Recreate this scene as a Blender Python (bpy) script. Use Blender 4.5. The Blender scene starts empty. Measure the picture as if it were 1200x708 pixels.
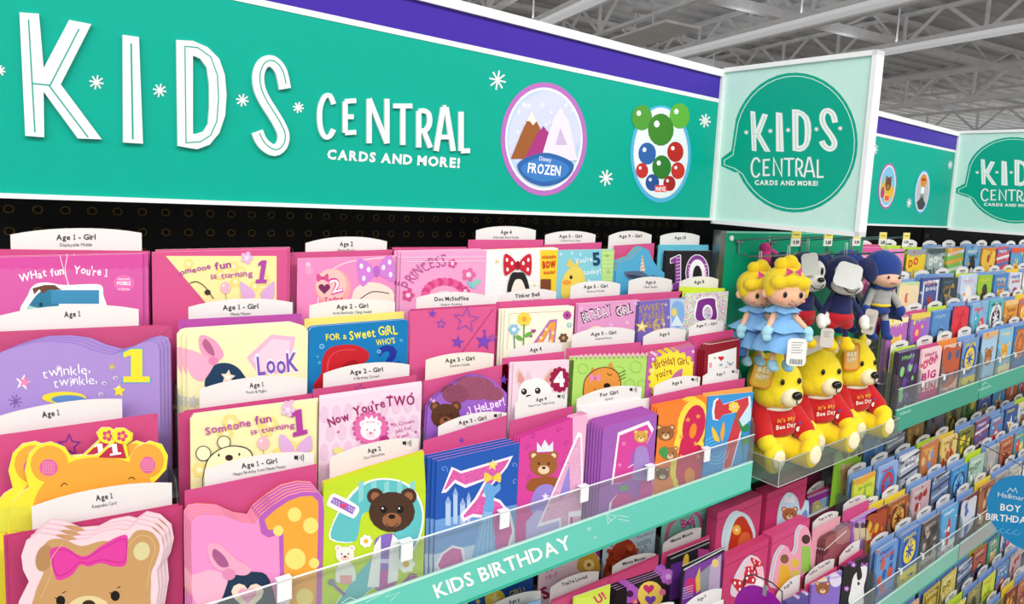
import bpy, bmesh, math, random
from mathutils import Vector, Matrix, Euler, noise
from mathutils.geometry import tessellate_polygon

# ------------------------------------------------------------------ camera, sky, lights, exposure
SC = bpy.context.scene
COL = SC.collection
RIGHT = Vector((0.74962473, -0.65910851, 0.06032195))
FWD = Vector((0.66124796, 0.7418826, -0.11118159))
UP = RIGHT.cross(FWD).normalized()
FPX, PPX, PPY = 799.425, 705.73, 317.49          # focal length and optical centre, pixels of a 1200x708 frame
cd = bpy.data.cameras.new('camera')
cam = bpy.data.objects.new('camera', cd)
COL.objects.link(cam)
cam.matrix_world = Matrix(((RIGHT.x, UP.x, -FWD.x, 0), (RIGHT.y, UP.y, -FWD.y, 0), (RIGHT.z, UP.z, -FWD.z, 0), (0, 0, 0, 1)))
cd.sensor_width = 36.0
cd.lens = FPX / 1200 * 36
cd.shift_x = (600 - PPX) / 1200
cd.shift_y = (PPY - 354) / 1200
cd.clip_start = 0.02
cd.clip_end = 200
SC.camera = cam

w = bpy.data.worlds.new('shop_air')
SC.world = w
w.use_nodes = True
w.node_tree.nodes['Background'].inputs[0].default_value = (1.0, .985, .95, 1)
w.node_tree.nodes['Background'].inputs[1].default_value = 0.62

def area(name, loc, size, power, rot=(0, 0, 0), color=(1, 1, 1)):
    l = bpy.data.lights.new(name, 'AREA')
    l.shape = 'RECTANGLE'
    l.size, l.size_y = size
    l.energy = power
    l.color = color
    o = bpy.data.objects.new(name, l)
    o.location = loc
    o.rotation_euler = rot
    COL.objects.link(o)
    return o
# shop lamps over the aisle, then an added fill light
area('aisle_light', (0.2, -1.6, 2.5), (3.4, 0.7), 84, (math.radians(38), 0, 0), (1, .985, .96))
area('aisle_light', (4.2, -1.6, 2.5), (3.4, 0.7), 84, (math.radians(38), 0, 0), (1, .985, .96))
area('aisle_light', (-3.4, -2.4, 2.4), (4.0, 1.6), 150, (math.radians(66), 0, math.radians(-52)), (1, .99, .98))  # added fill from the left, brightens the face of the flag sign

SC.view_settings.view_transform = 'Standard'
SC.view_settings.look = 'None'
SC.view_settings.exposure = 0.0
SC.view_settings.gamma = 1.0
SC.view_settings.use_curve_mapping = False

# ------------------------------------------------------------------ projection helper: a pixel and a vertical plane give a point
def ray(px, py):
    return FWD + RIGHT * ((px - PPX) / FPX) - UP * ((py - PPY) / FPX)
def PY(px, py, Y):
    d = ray(px, py)
    return d * (Y / d.y)
def PX(px, py, X):
    d = ray(px, py)
    return d * (X / d.x)

# ------------------------------------------------------------------ materials
def lin(h):
    h = h.lstrip('#')
    v = [int(h[i:i + 2], 16) / 255 for i in (0, 2, 4)]
    return tuple(((c + .055) / 1.055) ** 2.4 if c > .04045 else c / 12.92 for c in v)
MC = {}
def mat(h, kind='paper'):
    key = (h, kind)
    if key in MC:
        return MC[key]
    m = bpy.data.materials.new(kind + '_' + h)
    m.use_nodes = True
    nt = m.node_tree
    N, L = nt.nodes, nt.links
    bs = N['Principled BSDF']
    c = lin(h)
    rough = dict(paper=.5, gloss=.18, sign=.38, plush=.95, metal=.3, plastic=.35, glitter=.35, foil=.2, steel=.6, board=.7).get(kind, .5)
    bs.inputs['Roughness'].default_value = rough
    if kind == 'clear':
        tr = N.new('ShaderNodeBsdfTransparent'); gl = N.new('ShaderNodeBsdfGlossy'); df = N.new('ShaderNodeBsdfDiffuse')
        tr.inputs[0].default_value = (*c, 1)
        gl.inputs['Roughness'].default_value = .06
        df.inputs[0].default_value = (.85, .88, .88, 1)
        a = N.new('ShaderNodeMixShader'); b = N.new('ShaderNodeMixShader'); fr = N.new('ShaderNodeLayerWeight')
        fr.inputs[0].default_value = .04
        N.remove(fr); fr = N.new('ShaderNodeValue'); fr.outputs[0].default_value = .05
        a.inputs[0].default_value = .06
        L.new(tr.outputs[0], a.inputs[1]); L.new(df.outputs[0], a.inputs[2])
        L.new(fr.outputs[0], b.inputs[0]); L.new(a.outputs[0], b.inputs[1]); L.new(gl.outputs[0], b.inputs[2])
        L.new(b.outputs[0], N['Material Output'].inputs[0])
        N.remove(bs)
        MC[key] = m
        return m
    tc = N.new('ShaderNodeTexCoord')
    co = tc.outputs['Object']
    nz = N.new('ShaderNodeTexNoise')
    nz.inputs['Scale'].default_value = dict(plush=90, steel=3, board=60).get(kind, 35)
    nz.inputs['Detail'].default_value = 3
    L.new(co, nz.inputs['Vector'])
    mr = N.new('ShaderNodeMapRange')
    amp = dict(plush=.12, steel=.2, board=.3).get(kind, .035)
    mr.inputs['To Min'].default_value = 1 - amp
    mr.inputs['To Max'].default_value = 1 + amp
    L.new(nz.outputs[0], mr.inputs['Value'])
    mul = N.new('ShaderNodeVectorMath'); mul.operation = 'SCALE'
    mul.inputs[0].default_value = c
    L.new(mr.outputs[0], mul.inputs['Scale'])
    out = mul.outputs[0]
    if kind in ('glitter', 'foil'):
        vo = N.new('ShaderNodeTexVoronoi')
        vo.inputs['Scale'].default_value = 900 if kind == 'glitter' else 400
        L.new(co, vo.inputs['Vector'])
        m2 = N.new('ShaderNodeMix'); m2.data_type = 'RGBA'; m2.blend_type = 'MULTIPLY' if kind == 'glitter' else 'OVERLAY'
        m2.inputs['Factor'].default_value = .45
        m3 = N.new('ShaderNodeVectorMath'); m3.operation = 'SCALE'; m3.inputs['Scale'].default_value = 1.7
        if kind == 'glitter':
            bw = N.new('ShaderNodeRGBToBW'); L.new(vo.outputs['Color'], bw.inputs[0]); L.new(bw.outputs[0], m3.inputs[0])
        else:
            L.new(vo.outputs['Color'], m3.inputs[0])
        L.new(out, m2.inputs[6]); L.new(m3.outputs[0], m2.inputs[7])
        out = m2.outputs[2]
    L.new(out, bs.inputs['Base Color'])
    bp = N.new('ShaderNodeBump')
    n2 = N.new('ShaderNodeTexNoise')
    n2.inputs['Scale'].default_value = dict(plush=420, board=200, steel=20).get(kind, 160)
    L.new(co, n2.inputs['Vector'])
    bp.inputs['Strength'].default_value = dict(plush=.6, board=.3, gloss=.02, sign=.03).get(kind, .05)
    bp.inputs['Distance'].default_value = .002 if kind == 'plush' else .001
    L.new(n2.outputs[0], bp.inputs['Height'])
    L.new(bp.outputs[0], bs.inputs['Normal'])
    if kind == 'metal':
        bs.inputs['Metallic'].default_value = .9
    if kind == 'plush':
        bs.inputs['Sheen Weight'].default_value = .25
        bs.inputs['Sheen Roughness'].default_value = .4
    if kind in ('paper', 'sign', 'board'):
        bs.inputs['Specular IOR Level'].default_value = .3 if kind == 'paper' else .22
    if kind == 'lamp':
        L.new(out, bs.inputs['Emission Color']); bs.inputs['Emission Strength'].default_value = .6
    MC[key] = m
    return m

# ------------------------------------------------------------------ objects
def tag(o, label=None, cat=None, group=None, kind=None):
    if label: o['label'] = label
    if cat: o['category'] = cat
    if group: o['group'] = group
    if kind: o['kind'] = kind
    return o
def empty(name, loc, label=None, cat=None, group=None):
    o = bpy.data.objects.new(name, None)
    o.location = loc
    o.empty_display_size = .02
    COL.objects.link(o)
    return tag(o, label, cat, group)
def worldpos(o):
    p = Vector(o.location)
    while o.parent:
        o = o.parent
        p = p + Vector(o.location)
    return p
def mk(name, vs, fs, mats, parent=None, origin=None, mi=None, smooth=False):
    """world-space vertices -> mesh object whose origin is the given point (its parent's place by default)"""
    if origin is None:
        origin = worldpos(parent) if parent else Vector((0, 0, 0))
    origin = Vector(origin)
    me = bpy.data.meshes.new(name)
    me.from_pydata([Vector(v) - origin for v in vs], [], fs)
    if not isinstance(mats, (list, tuple)):
        mats = [mats]
    for m in mats:
        me.materials.append(m)
    if mi:
        me.polygons.foreach_set('material_index', mi)
    if smooth:
        me.polygons.foreach_set('use_smooth', [True] * len(me.polygons))
    o = bpy.data.objects.new(name, me)
    if parent:
        o.parent = parent
        o.location = origin - worldpos(parent)
    else:
        o.location = origin
    COL.objects.link(o)
    return o
class MB:
    def __init__(s):
        s.v, s.f, s.m, s.i = [], [], [], []
    def mi(s, m):
        if m not in s.m: s.m.append(m)
        return s.m.index(m)
    def add(s, vs, fs, m):
        k = len(s.v); j = s.mi(m)
        s.v += [Vector(v) for v in vs]
        s.f += [[a + k for a in f] for f in fs]
        s.i += [j] * len(fs)
        return s
    def box(s, a, b, m):
        x0, y0, z0 = a; x1, y1, z1 = b
        vs = [(x0, y0, z0), (x1, y0, z0), (x1, y1, z0), (x0, y1, z0), (x0, y0, z1), (x1, y0, z1), (x1, y1, z1), (x0, y1, z1)]
        return s.add(vs, [(0, 3, 2, 1), (4, 5, 6, 7), (0, 1, 5, 4), (1, 2, 6, 5), (2, 3, 7, 6), (3, 0, 4, 7)], m)
    def tube(s, pts, r, m, n=6, caps=True):
        pts = [Vector(p) for p in pts]
        vs, fs = [], []
        rr = r if isinstance(r, (list, tuple)) else [r] * len(pts)
        for i, p in enumerate(pts):
            t = (pts[min(i + 1, len(pts) - 1)] - pts[max(i - 1, 0)]).normalized()
            a = t.orthogonal().normalized() if i == 0 else (a - t * a.dot(t)).normalized()
            b = t.cross(a)
            for k in range(n):
                q = 2 * math.pi * k / n
                vs.append(p + (a * math.cos(q) + b * math.sin(q)) * rr[i])
        for i in range(len(pts) - 1):
            for k in range(n):
                fs.append((i * n + k, i * n + (k + 1) % n, (i + 1) * n + (k + 1) % n, (i + 1) * n + k))
        if caps:
            fs.append(tuple(range(n))[::-1]); fs.append(tuple((len(pts) - 1) * n + k for k in range(n)))
        return s.add(vs, fs, m)
    def prism(s, pts, d, m):
        """closed outline (3-D points in a plane) pushed along d"""
        n = len(pts); d = Vector(d)
        P = [Vector(p) for p in pts]
        tri = tri3(P)
        vs = P + [p + d for p in P]
        fs = [tuple(t) for t in tri] + [tuple(n + q for q in reversed(t)) for t in tri]
        fs += [(i, (i + 1) % n, n + (i + 1) % n, n + i) for i in range(n)]
        return s.add(vs, fs, m)
    def build(s, name, parent=None, origin=None, smooth=False):
        return mk(name, s.v, s.f, s.m, parent, origin, s.i, smooth)
def tri3(P):
    return tessellate_polygon([[Vector(p) for p in P]])
def copy_tree(o, parent=None, off=None):
    c = o.copy()
    COL.objects.link(c)
    if parent: c.parent = parent
    if off: c.location = c.location + Vector(off)
    for ch in o.children:
        copy_tree(ch, c)
    return c
def smoothc(pts, closed=True, k=4):
    n = len(pts); out = []
    rng = range(n) if closed else range(n - 1)
    for i in rng:
        g = (lambda j: pts[j % n]) if closed else (lambda j: pts[max(0, min(n - 1, j))])
        p0, p1, p2, p3 = g(i - 1), g(i), g(i + 1), g(i + 2)
        for q in range(k):
            t = q / k
            out.append(tuple(.5 * (2 * p1[a] + (p2[a] - p0[a]) * t + (2 * p0[a] - 5 * p1[a] + 4 * p2[a] - p3[a]) * t * t + (3 * p1[a] - p0[a] - 3 * p2[a] + p3[a]) * t ** 3) for a in range(2)))
    if not closed: out.append(tuple(pts[-1]))
    return out

# ------------------------------------------------------------------ glyphs
GL = {}
def _glyphs():
    chars = "ABCDEFGHIJKLMNOPQRSTUVWXYZabcdefghijklmnopqrstuvwxyz0123456789!?'-.,&$"
    obs = []
    for bold, off in ((0, 0), (1, .022), (2, .045)):
        for ch in chars:
            cu = bpy.data.curves.new('g', 'FONT')
            cu.body = ch
            cu.offset = off
            cu.resolution_u = 2
            o = bpy.data.objects.new('g', cu)
            COL.objects.link(o)
            obs.append((ch, bold, o, cu))
    dg = bpy.context.evaluated_depsgraph_get()
    for ch, bold, o, cu in obs:
        me = o.evaluated_get(dg).to_mesh()
        vs = [(v.co.x, v.co.y) for v in me.vertices]
        fs = [tuple(p.vertices) for p in me.polygons]
        x0 = min(v[0] for v in vs); x1 = max(v[0] for v in vs)
        GL[ch, bold] = ([(x - x0, y) for x, y in vs], fs, x1 - x0)
    for ch, bold, o, cu in obs:
        bpy.data.objects.remove(o)
        bpy.data.curves.remove(cu)
_glyphs()
for _b, _w in ((0, .075), (1, .11), (2, .17)):        # the figure 1 with flag and foot
    _h = max(v[1] for v in GL['H', 0][0]); _W = .22 + _w; _c = _W / 2
    GL['1', _b] = ([(0, 0), (_W, 0), (_W, _w * .7), (0, _w * .7), (_c - _w / 2, _w * .7), (_c + _w / 2, _w * .7), (_c + _w / 2, _h), (_c - _w / 2, _h), (0, _h * .86 - _w * .5), (0, _h * .86 + _w * .1), (_c - _w / 2, _h - _w * .75)],
                   [(0, 1, 2, 3), (4, 5, 6, 7), (8, 10, 7, 9)], _W)
CAPH = max(v[1] for v in GL['H', 0][0])

# ------------------------------------------------------------------ flat print on a surface
class Art:
    def __init__(s, f, nrm, off=0.0):
        s.f, s.nrm, s.off, s.n, s.p = f, Vector(nrm), off, 0, {}
        s.part = 'printed_picture'
        s.clamp = None
    def _add(s, P2, fs, c, kind, part=None):
        s.n += 1
        mb = s.p.setdefault(part or s.part, MB())
        d = s.nrm * (s.off + .0003 + s.n * 1.2e-5)
        W_ = [s.f(*p) for p in P2]
        if s.clamp:
            x0, x1, z0, z1 = s.clamp
            if max(p.x for p in W_) < x0 or min(p.x for p in W_) > x1: return s
            W_ = [Vector((min(max(p.x, x0), x1), p.y, min(max(p.z, z0), z1))) for p in W_]
        mb.add([p + d for p in W_], fs, mat(c, kind))
        return s
    def poly(s, pts, c, kind='paper', part=None):
        return s._add(pts, tri3([(p[0], p[1], 0) for p in pts]), c, kind, part)
    def blob(s, pts, c, kind='paper'):
        return s.poly(smoothc(pts), c, kind)
    def rect(s, x0, y0, x1, y1, c, kind='paper'):
        return s.poly([(x0, y0), (x1, y0), (x1, y1), (x0, y1)], c, kind)
    def ell(s, cx, cy, rx, ry, c, rot=0, n=18, kind='paper'):
        a = math.radians(rot); ca, sa = math.cos(a), math.sin(a)
        pts = [(cx + rx * math.cos(t) * ca - ry * math.sin(t) * sa, cy + rx * math.cos(t) * sa + ry * math.sin(t) * ca) for t in [2 * math.pi * k / n for k in range(n)]]
        return s._add(pts, [tuple(range(n))], c, kind)
    def line(s, pts, wd, c, closed=False, kind='paper', part=None):
        P2 = list(pts); n = len(P2)
        vs, fs = [], []
        for i, p in enumerate(P2):
            a = P2[i - 1] if (i or closed) else p
            b = P2[(i + 1) % n] if (i < n - 1 or closed) else p
            d1 = Vector((p[0] - a[0], p[1] - a[1])); d2 = Vector((b[0] - p[0], b[1] - p[1]))
            if d1.length: d1.normalize()
            if d2.length: d2.normalize()
            t = d1 + d2
            t = t.normalized() if t.length > 1e-6 else Vector((1, 0))
            k = wd / 2
            if d1.length and d2.length:
                k /= max(.5, t.dot(d2))
            vs += [(p[0] - t.y * k, p[1] + t.x * k), (p[0] + t.y * k, p[1] - t.x * k)]
        for i in range(n if closed else n - 1):
            j = (i + 1) % n
            fs.append((2 * i, 2 * i + 1, 2 * j + 1, 2 * j))
        return s._add(vs, fs, c, kind, part)
    def curve(s, pts, wd, c, closed=False):
        return s.line(smoothc(pts, closed), wd, c, closed)
    def star(s, cx, cy, r, c, rot=0, inner=.42, n=5, sx=1, kind='paper'):
        pts = []
        for k in range(2 * n):
            a = math.radians(rot - 90) + math.pi * k / n
            q = r if k % 2 == 0 else r * inner
            pts.append((cx + q * math.cos(a) * sx, cy + q * math.sin(a)))
        return s.poly(pts, c, kind)
    def burst(s, cx, cy, r, c, n=8, wd=None, sx=1):
        """thin crossed strokes, a drawn asterisk"""
        for k in range(n // 2):
            a = math.pi * k / (n // 2) + .2
            dx, dy = math.cos(a) * r * sx, math.sin(a) * r
            s.line([(cx - dx, cy - dy), (cx + dx, cy + dy)], wd or r * .22, c)
        return s
    def flower(s, cx, cy, r, c, c2, n=6, sx=1):
        for k in range(n):
            a = 2 * math.pi * k / n
            s.ell(cx + math.cos(a) * r * .6 * sx, cy + math.sin(a) * r * .6, r * .36 * sx, r * .36, c, n=8)
        return s.ell(cx, cy, r * .35 * sx, r * .35, c2, n=10)
    def heart(s, cx, cy, r, c, kind='paper'):
        pts = []
        for k in range(20):
            t = 2 * math.pi * k / 20
            pts.append((cx + r * .0625 * 16 * math.sin(t) ** 3, cy - r * .0625 * (13 * math.cos(t) - 5 * math.cos(2 * t) - 2 * math.cos(3 * t) - math.cos(4 * t))))
        return s.poly(pts, c, kind)
    def bow(s, cx, cy, wd, h, c, c2, dots=None, rot=0):
        a = math.radians(rot)
        R = lambda x, y: (cx + x * wd * math.cos(a) - y * h * math.sin(a), cy + x * wd * math.sin(a) + y * h * math.cos(a))
        for sg in (-1, 1):
            s.blob([R(sg * .05, -.1), R(sg * .25, -.42), R(sg * .46, -.5), R(sg * .5, 0), R(sg * .44, .45), R(sg * .22, .3), R(sg * .05, .12)], c)
            if dots:
                for x, y in ((.2, -.1), (.38, -.25), (.36, .18)):
                    p = R(sg * x, y); s.ell(p[0], p[1], wd * .045, h * .09, dots, n=10)
        p = R(0, 0)
        return s.ell(p[0], p[1], wd * .09, h * .2, c2)
    def balloon(s, cx, cy, r, c, hl='ffffff'):
        s.line([(cx, cy + r), (cx + r * .2, cy + r * 2.4)], r * .08, '777777')
        s.ell(cx, cy, r * .85, r, c, n=14)
        return s.ell(cx - r * .3, cy - r * .35, r * .16, r * .22, hl, n=8)
    def bear(s, cx, cy, r, c, c2, nose='3a2a20'):
        for sg in (-1, 1):
            s.ell(cx + sg * r * .72, cy - r * .68, r * .36, r * .36, c); s.ell(cx + sg * r * .72, cy - r * .68, r * .19, r * .19, c2)
        s.ell(cx, cy, r, r * .88, c); s.ell(cx, cy + r * .35, r * .42, r * .32, c2)
        s.ell(cx, cy + r * .2, r * .15, r * .1, nose)
        for sg in (-1, 1): s.ell(cx + sg * r * .36, cy - r * .1, r * .08, r * .1, nose)
        return s
    def text(s, st, a, b, h, c, bold=0, arc=0, part='lettering', wave=0, slant=0):
        """baseline a->b, capital height h, all in the sheet's own units; arc lifts the middle"""
        gap = .07 if bold < 2 else .1
        x = 0; items = []
        for ch in st:
            if ch == ' ':
                x += .3; continue
            g = GL.get((ch, bold)) or GL['-', bold]
            items.append((x, g)); x += g[2] + gap
        tot = max(x - gap, .01)
        ax, ay = a
        dx, dy = b[0] - ax, b[1] - ay
        Ln = math.hypot(dx, dy) or 1
        ux, uy = -dy / Ln, dx / Ln      # downwards normal in sheet units
        vs, fs = [], []
        for i, (gx, g) in enumerate(items):
            tm = (gx + g[2] / 2) / tot
            lift = arc * 4 * tm * (1 - tm) + (wave * (1 if i % 2 else -1))
            sl = arc * 4 * (1 - 2 * tm) / Ln
            k = len(vs)
            for (px, py) in g[0]:
                t = (gx + px) / tot; q = py / CAPH * h
                lx = (t - tm) * Ln
                yy = lift + lx * sl + q
                xx = t * Ln - q * sl + q * slant
                vs.append((ax + dx / Ln * xx - ux * yy, ay + dy / Ln * xx - uy * yy))
            fs += [tuple(v + k for v in f) for f in g[1]]
        if not vs: return s
        return s._add(vs, fs, c, 'paper', part)
    def build(s, parent, extra=None):
        for nm, mb in s.p.items():
            mb.build(nm, parent)
        return s
def sheetY(Y, off=0.0):
    return Art(lambda x, y: PY(x, y, Y), (0, -1, 0), off)
def sheetX(X, off=0.0):
    return Art(lambda x, y: PX(x, y, X), (-1, 0, 0), off)
def sheetUV(x0, x1, zt, Y, off=0.0):
    """u,v in card widths from the top left corner, v downwards"""
    wd = x1 - x0
    return Art(lambda u, v: Vector((x0 + u * wd, Y, zt - v * wd)), (0, -1, 0), off)
# ================================================================== the building
FLOOR = -1.86
def struct(name, mb, **k):
    o = mb.build(name, **k)
    o['kind'] = 'structure'
    return o
struct('floor', MB().box((-6, -6, FLOOR - .05), (30, 30, FLOOR), mat('b9b4aa', 'gloss')))

# ceiling: ribbed deck, bar joists, strip fixtures; the joists run at an angle to the shelving
A1 = math.radians(77.94)
D1 = Vector((math.cos(A1), math.sin(A1), 0)); D2 = Vector((math.sin(A1), -math.cos(A1), 0))
def cw(s_, t_, z): return D2 * s_ + D1 * t_ + Vector((0, 0, z))
mb = MB()
deck = mat('d2d2d4', 'steel')
def slab(mb, s0, s1, t0, t1, z0, z1, m):
    pts = [cw(s0, t0, z0), cw(s1, t0, z0), cw(s1, t1, z0), cw(s0, t1, z0)]
    mb.prism(pts, (0, 0, z1 - z0), m)
slab(mb, -3, 46, -6, 40, 5.0, 5.06, deck)
for k in range(60):
    slab(mb, -3, 46, -5 + k * .75, -4.72 + k * .75, 4.93, 5.0, deck)
ceiling = struct('ceiling', mb)
st = mat('f6f6f8', 'steel')
brace_me = None
for j, (s0, up) in enumerate([(2.2, .9), (5.6, .9), (8.6, .9), (11.8, .9), (15.0, .9), (18.05, 0), (21.5, .9), (25, 0), (31, 0), (38, 0)]):
    mb = MB()
    for z in (3.2 + up, 4.0 + up):
        slab(mb, s0 - .07, s0 + .07, -4, 38, z - (.05 if up else .06), z + (.03 if up else .06), st)
    jo = mb.build('steel_joist', ceiling)
    # web braces, a W between the chords; shared meshes
    for i in range(16):
        t = 1.2 + i * 2.12
        key = 'web'
        if not brace_me:
            m2 = MB()
            o0 = Vector((0, 0, 0))
            for dt, r in ((-1.0, .05), (0, .05), (1.0, .05)):
                o0 = cw(s0, t, 3.22 + up)
                m2.tube([o0, o0 + D1 * dt + Vector((0, 0, .78))], r, st, 5)
            b = m2.build('web_brace', jo, origin=cw(s0, t, 3.22 + up))
            brace_me = b.data
        else:
            b = bpy.data.objects.new('web_brace', brace_me)
            COL.objects.link(b); b.parent = jo
            b.location = cw(s0, t, 3.22 + up)
# cross girders
for i, t0 in enumerate([6.5, 12.0, 17.5]):
    mb = MB(); slab(mb, -2, 44, t0 - .09, t0 + .09, 4.15, 4.35, mat('eeeef0', 'steel'))
    slab(mb, -2, 44, t0 - .09, t0 + .09, 4.75, 4.85, mat('eeeef0', 'steel'))
    for k in range(23):
        mb.tube([cw(-1 + k * 2, t0, 4.3), cw(0 + k * 2, t0, 4.8), cw(1 + k * 2, t0, 4.3)], .035, mat('eeeef0', 'steel'), 5)
    mb.build('cross_girder', ceiling)
# strip fixtures hanging on rods
for k, (s0, t0, t1, wd, nm) in enumerate([(6.1, 4, 15.5, .16, 'nearest'), (9.95, 3, 17.5, .2, 'second'), (13.1, 3, 18, .22, 'third')]):
    r = empty('strip_fixture', cw(s0, t0, 3.6), 'long grey strip light hanging under the ceiling, %s row from the big sign' % nm, 'ceiling light')
    mb = MB(); slab(mb, s0 - wd, s0 + wd, t0, t1, 3.6, 3.68, mat('ececee', 'steel')); mb.build('fixture_body', r)
    mb = MB(); slab(mb, s0 - wd * .7, s0 + wd * .7, t0, t1, 3.52, 3.6, mat('c4c4c6', 'lamp')); mb.build('diffuser', r)
    # added fill light above each strip, brightens the deck and joists
    ll = area('ceiling_fill', cw(s0, (t0 + t1) / 2, 3.74), (.3, t1 - t0 - 1), 22, (math.pi, 0, 0))
    ll.rotation_euler = (math.pi, 0, A1 - math.pi / 2)
    for t in (t0 + 1, (t0 + t1) / 2, t1 - 1):
        mb = MB(); mb.tube([cw(s0, t, 3.68), cw(s0, t, 4.95)], .02, st, 5); mb.build('hanging_rod', r)
# round lamp and panel near the joists
c = cw(7.2, 11.7, 3.55)
r = empty('dome_lamp', c, 'small pale dome lamp hanging among the ceiling joists', 'ceiling light')
mb = MB()
for i, (z0, r0, r1) in enumerate([(0, .02, .20), (.05, .20, .22), (.16, .22, .12)]):
    pass
mb.tube([c, c + Vector((0, 0, .02)), c + Vector((0, 0, .1)), c + Vector((0, 0, .18)), c + Vector((0, 0, .24))], [.08, .2, .24, .16, .08], mat('d4d4d6', 'steel'), 14)
mb.build('shade', r, smooth=True)
MB().tube([c + Vector((0, 0, .24)), c + Vector((0, 0, 1.4))], .02, st, 5).build('hanging_rod', r)
c = cw(8.5, 13.0, 3.7)
r = empty('flat_panel', c, 'flat pale rectangular panel hanging under the ceiling joists', 'ceiling panel')
mb = MB(); slab(mb, 8.1, 9.0, 12.2, 14.6, 3.62, 3.68, mat('ececee', 'steel')); mb.build('panel', r)
mb = MB(); mb.tube([cw(8.55, 13.4, 3.68), cw(8.55, 13.4, 4.95)], .02, st, 5); mb.build('hanging_rod', r)

# ================================================================== the gondola shelving behind the cards
SEC = [(-1.30, -.075), (-.067, 1.155), (1.163, 2.378), (2.388, 3.605), (3.615, 4.83)]
struct('wall_back', MB().box((-1.3, 1.047, FLOOR), (4.85, 1.10, -.045), mat('2a2a2c', 'board')))
g = MB().box((-1.3, .81, FLOOR), (4.85, 1.044, FLOOR + .10), mat('d8d4ca', 'sign')).build('kick_base', origin=(0, .87, FLOOR))
tag(g, 'long pale steel kick base on the floor under all the card racks', 'shelving base')
# pegboard with brass coloured eyelets
pb = MB().box((-.075, 1.031, -1.45), (1.158, 1.045, -.045), mat('100f10', 'board')).build('pegboard', origin=(0, 1.038, -1.45))
tag(pb, 'black pegboard with rows of brass-rimmed holes under the large sign', 'pegboard')
mb = MB(); hm = MB()
for r_ in range(6):
    z = -.0572 - .0254 * r_
    for k in range(-3, 46):
        x = .0092 + .0254 * k
        if not (-.07 < x < 1.15): continue
        vs, fs = [], []
        n = 12
        for i in range(n):
            a = 2 * math.pi * i / n
            for rr, yy in ((.0052, 1.0305), (.0044, 1.0294), (.0034, 1.0305)):
                vs.append((x + rr * math.cos(a), yy, z + rr * math.sin(a)))
        for i in range(n):
            j = (i + 1) % n
            fs += [(3 * i, 3 * j, 3 * j + 1, 3 * i + 1), (3 * i + 1, 3 * j + 1, 3 * j + 2, 3 * i + 2)]
        mb.add(vs, fs, mat('6a4e22', 'plastic'))
        hm.add([(x + .0036 * math.cos(2 * math.pi * i / n), 1.0307, z + .0036 * math.sin(2 * math.pi * i / n)) for i in range(n)], [tuple(range(n))], mat('040404', 'board'))
tag(mb.build('hole_rims', pb), kind='stuff')
tag(hm.build('holes', pb), kind='stuff')
# uprights with slots between the sections
for k, x in enumerate((-.071, 1.159, 2.383, 3.61)):
    r = MB()
    r.box((x - .018, 1.018, FLOOR + .16), (x + .018, 1.0295, -.05), mat('1b1b1d', 'board'))
    u = r.build('upright', origin=(x, 1.02, FLOOR))
    tag(u, 'black slotted steel upright %s' % ('at the left end of the pegboard', 'between the pegboard and the plush toy panel', 'under the far white flag sign edge', 'far beyond the second header sign')[k], 'upright')
    s = MB()
    for q in range(40):
        z = -.075 - q * .034
        for dx in (-.008, .008):
            s.box((x + dx - .002, 1.016, z - .009), (x + dx + .002, 1.0185, z + .009), mat('5a5a5c', 'metal'))
    tag(s.build('slots', u), kind='stuff')

# ================================================================== header signs
HY = .953
Zt, Zpt, Zpb, Zgt, Zgb, Zb = .2755, .2610, .2154, .2075, -.0363, -.0415
WHT, GRN, PUR, MINT = 'e9ebec', '00a691', '4229a2', 'c6ebe1'
def header(x0, x1, label):
    r = empty('header_sign', (x0, HY, Zb), label, 'sign')
    MB().box((x0 + .003, HY, Zb + .003), (x1 - .003, HY + .05, Zt - .003), mat(GRN, 'sign')).build('sign_panel', r)
    MB().box((x0 + .006, HY - .0008, Zpb), (x1 - .006, HY + .001, Zpt), mat(PUR, 'sign')).build('purple_band', r)
    MB().box((x0 + .006, HY - .0008, Zgt), (x1 - .006, HY + .001, Zpb), mat(WHT, 'sign')).build('white_line', r)
    m = mat(WHT, 'sign')
    MB().box((x0, HY - .006, Zpt), (x1, HY + .053, Zt), m).build('frame_rail', r)
    MB().box((x0, HY - .006, Zb), (x1, HY + .053, Zgb), m).build('frame_rail', r)
    MB().box((x0, HY - .006, Zgb), (x0 + .005, HY + .053, Zpt), m).build('frame_rail', r)
    MB().box((x1 - .005, HY - .006, Zgb), (x1, HY + .053, Zpt), m).build('frame_rail', r)
    return r
def lk(pts, ox, oy, sc): return [(x / sc + ox, y / sc + oy) for x, y in pts]
K_ = [(67, 45), (134, 50), (150, 237), (238, 71), (314, 86), (209, 293), (350, 482), (268, 479), (150, 318), (152, 475), (87, 470)]
I_ = [(422, 122), (478, 130), (492, 497), (424, 493)]
D_ = [(607, 140), (660, 142), (715, 165), (755, 205), (774, 260), (780, 330), (775, 400), (755, 460), (722, 500), (680, 516), (640, 515), (612, 505)]
Dh = [(664, 193), (690, 205), (712, 235), (720, 290), (721, 370), (716, 430), (700, 455), (680, 462), (664, 463)]
S_c = [(982, 308), (970, 252), (950, 222), (928, 212), (905, 222), (890, 258), (893, 303), (910, 345), (938, 390), (962, 430), (977, 468), (970, 503), (945, 520), (915, 505), (897, 482), (886, 455)]
def ribbon(pts, wd):
    n = len(pts); L_, R_ = [], []
    for i, p in enumerate(pts):
        a = pts[max(i - 1, 0)]; b = pts[min(i + 1, n - 1)]
        t = Vector((b[0] - a[0], b[1] - a[1])).normalized()
        L_.append((p[0] - t.y * wd / 2, p[1] + t.x * wd / 2)); R_.append((p[0] + t.y * wd / 2, p[1] - t.x * wd / 2))
    return L_ + R_[::-1]
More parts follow.
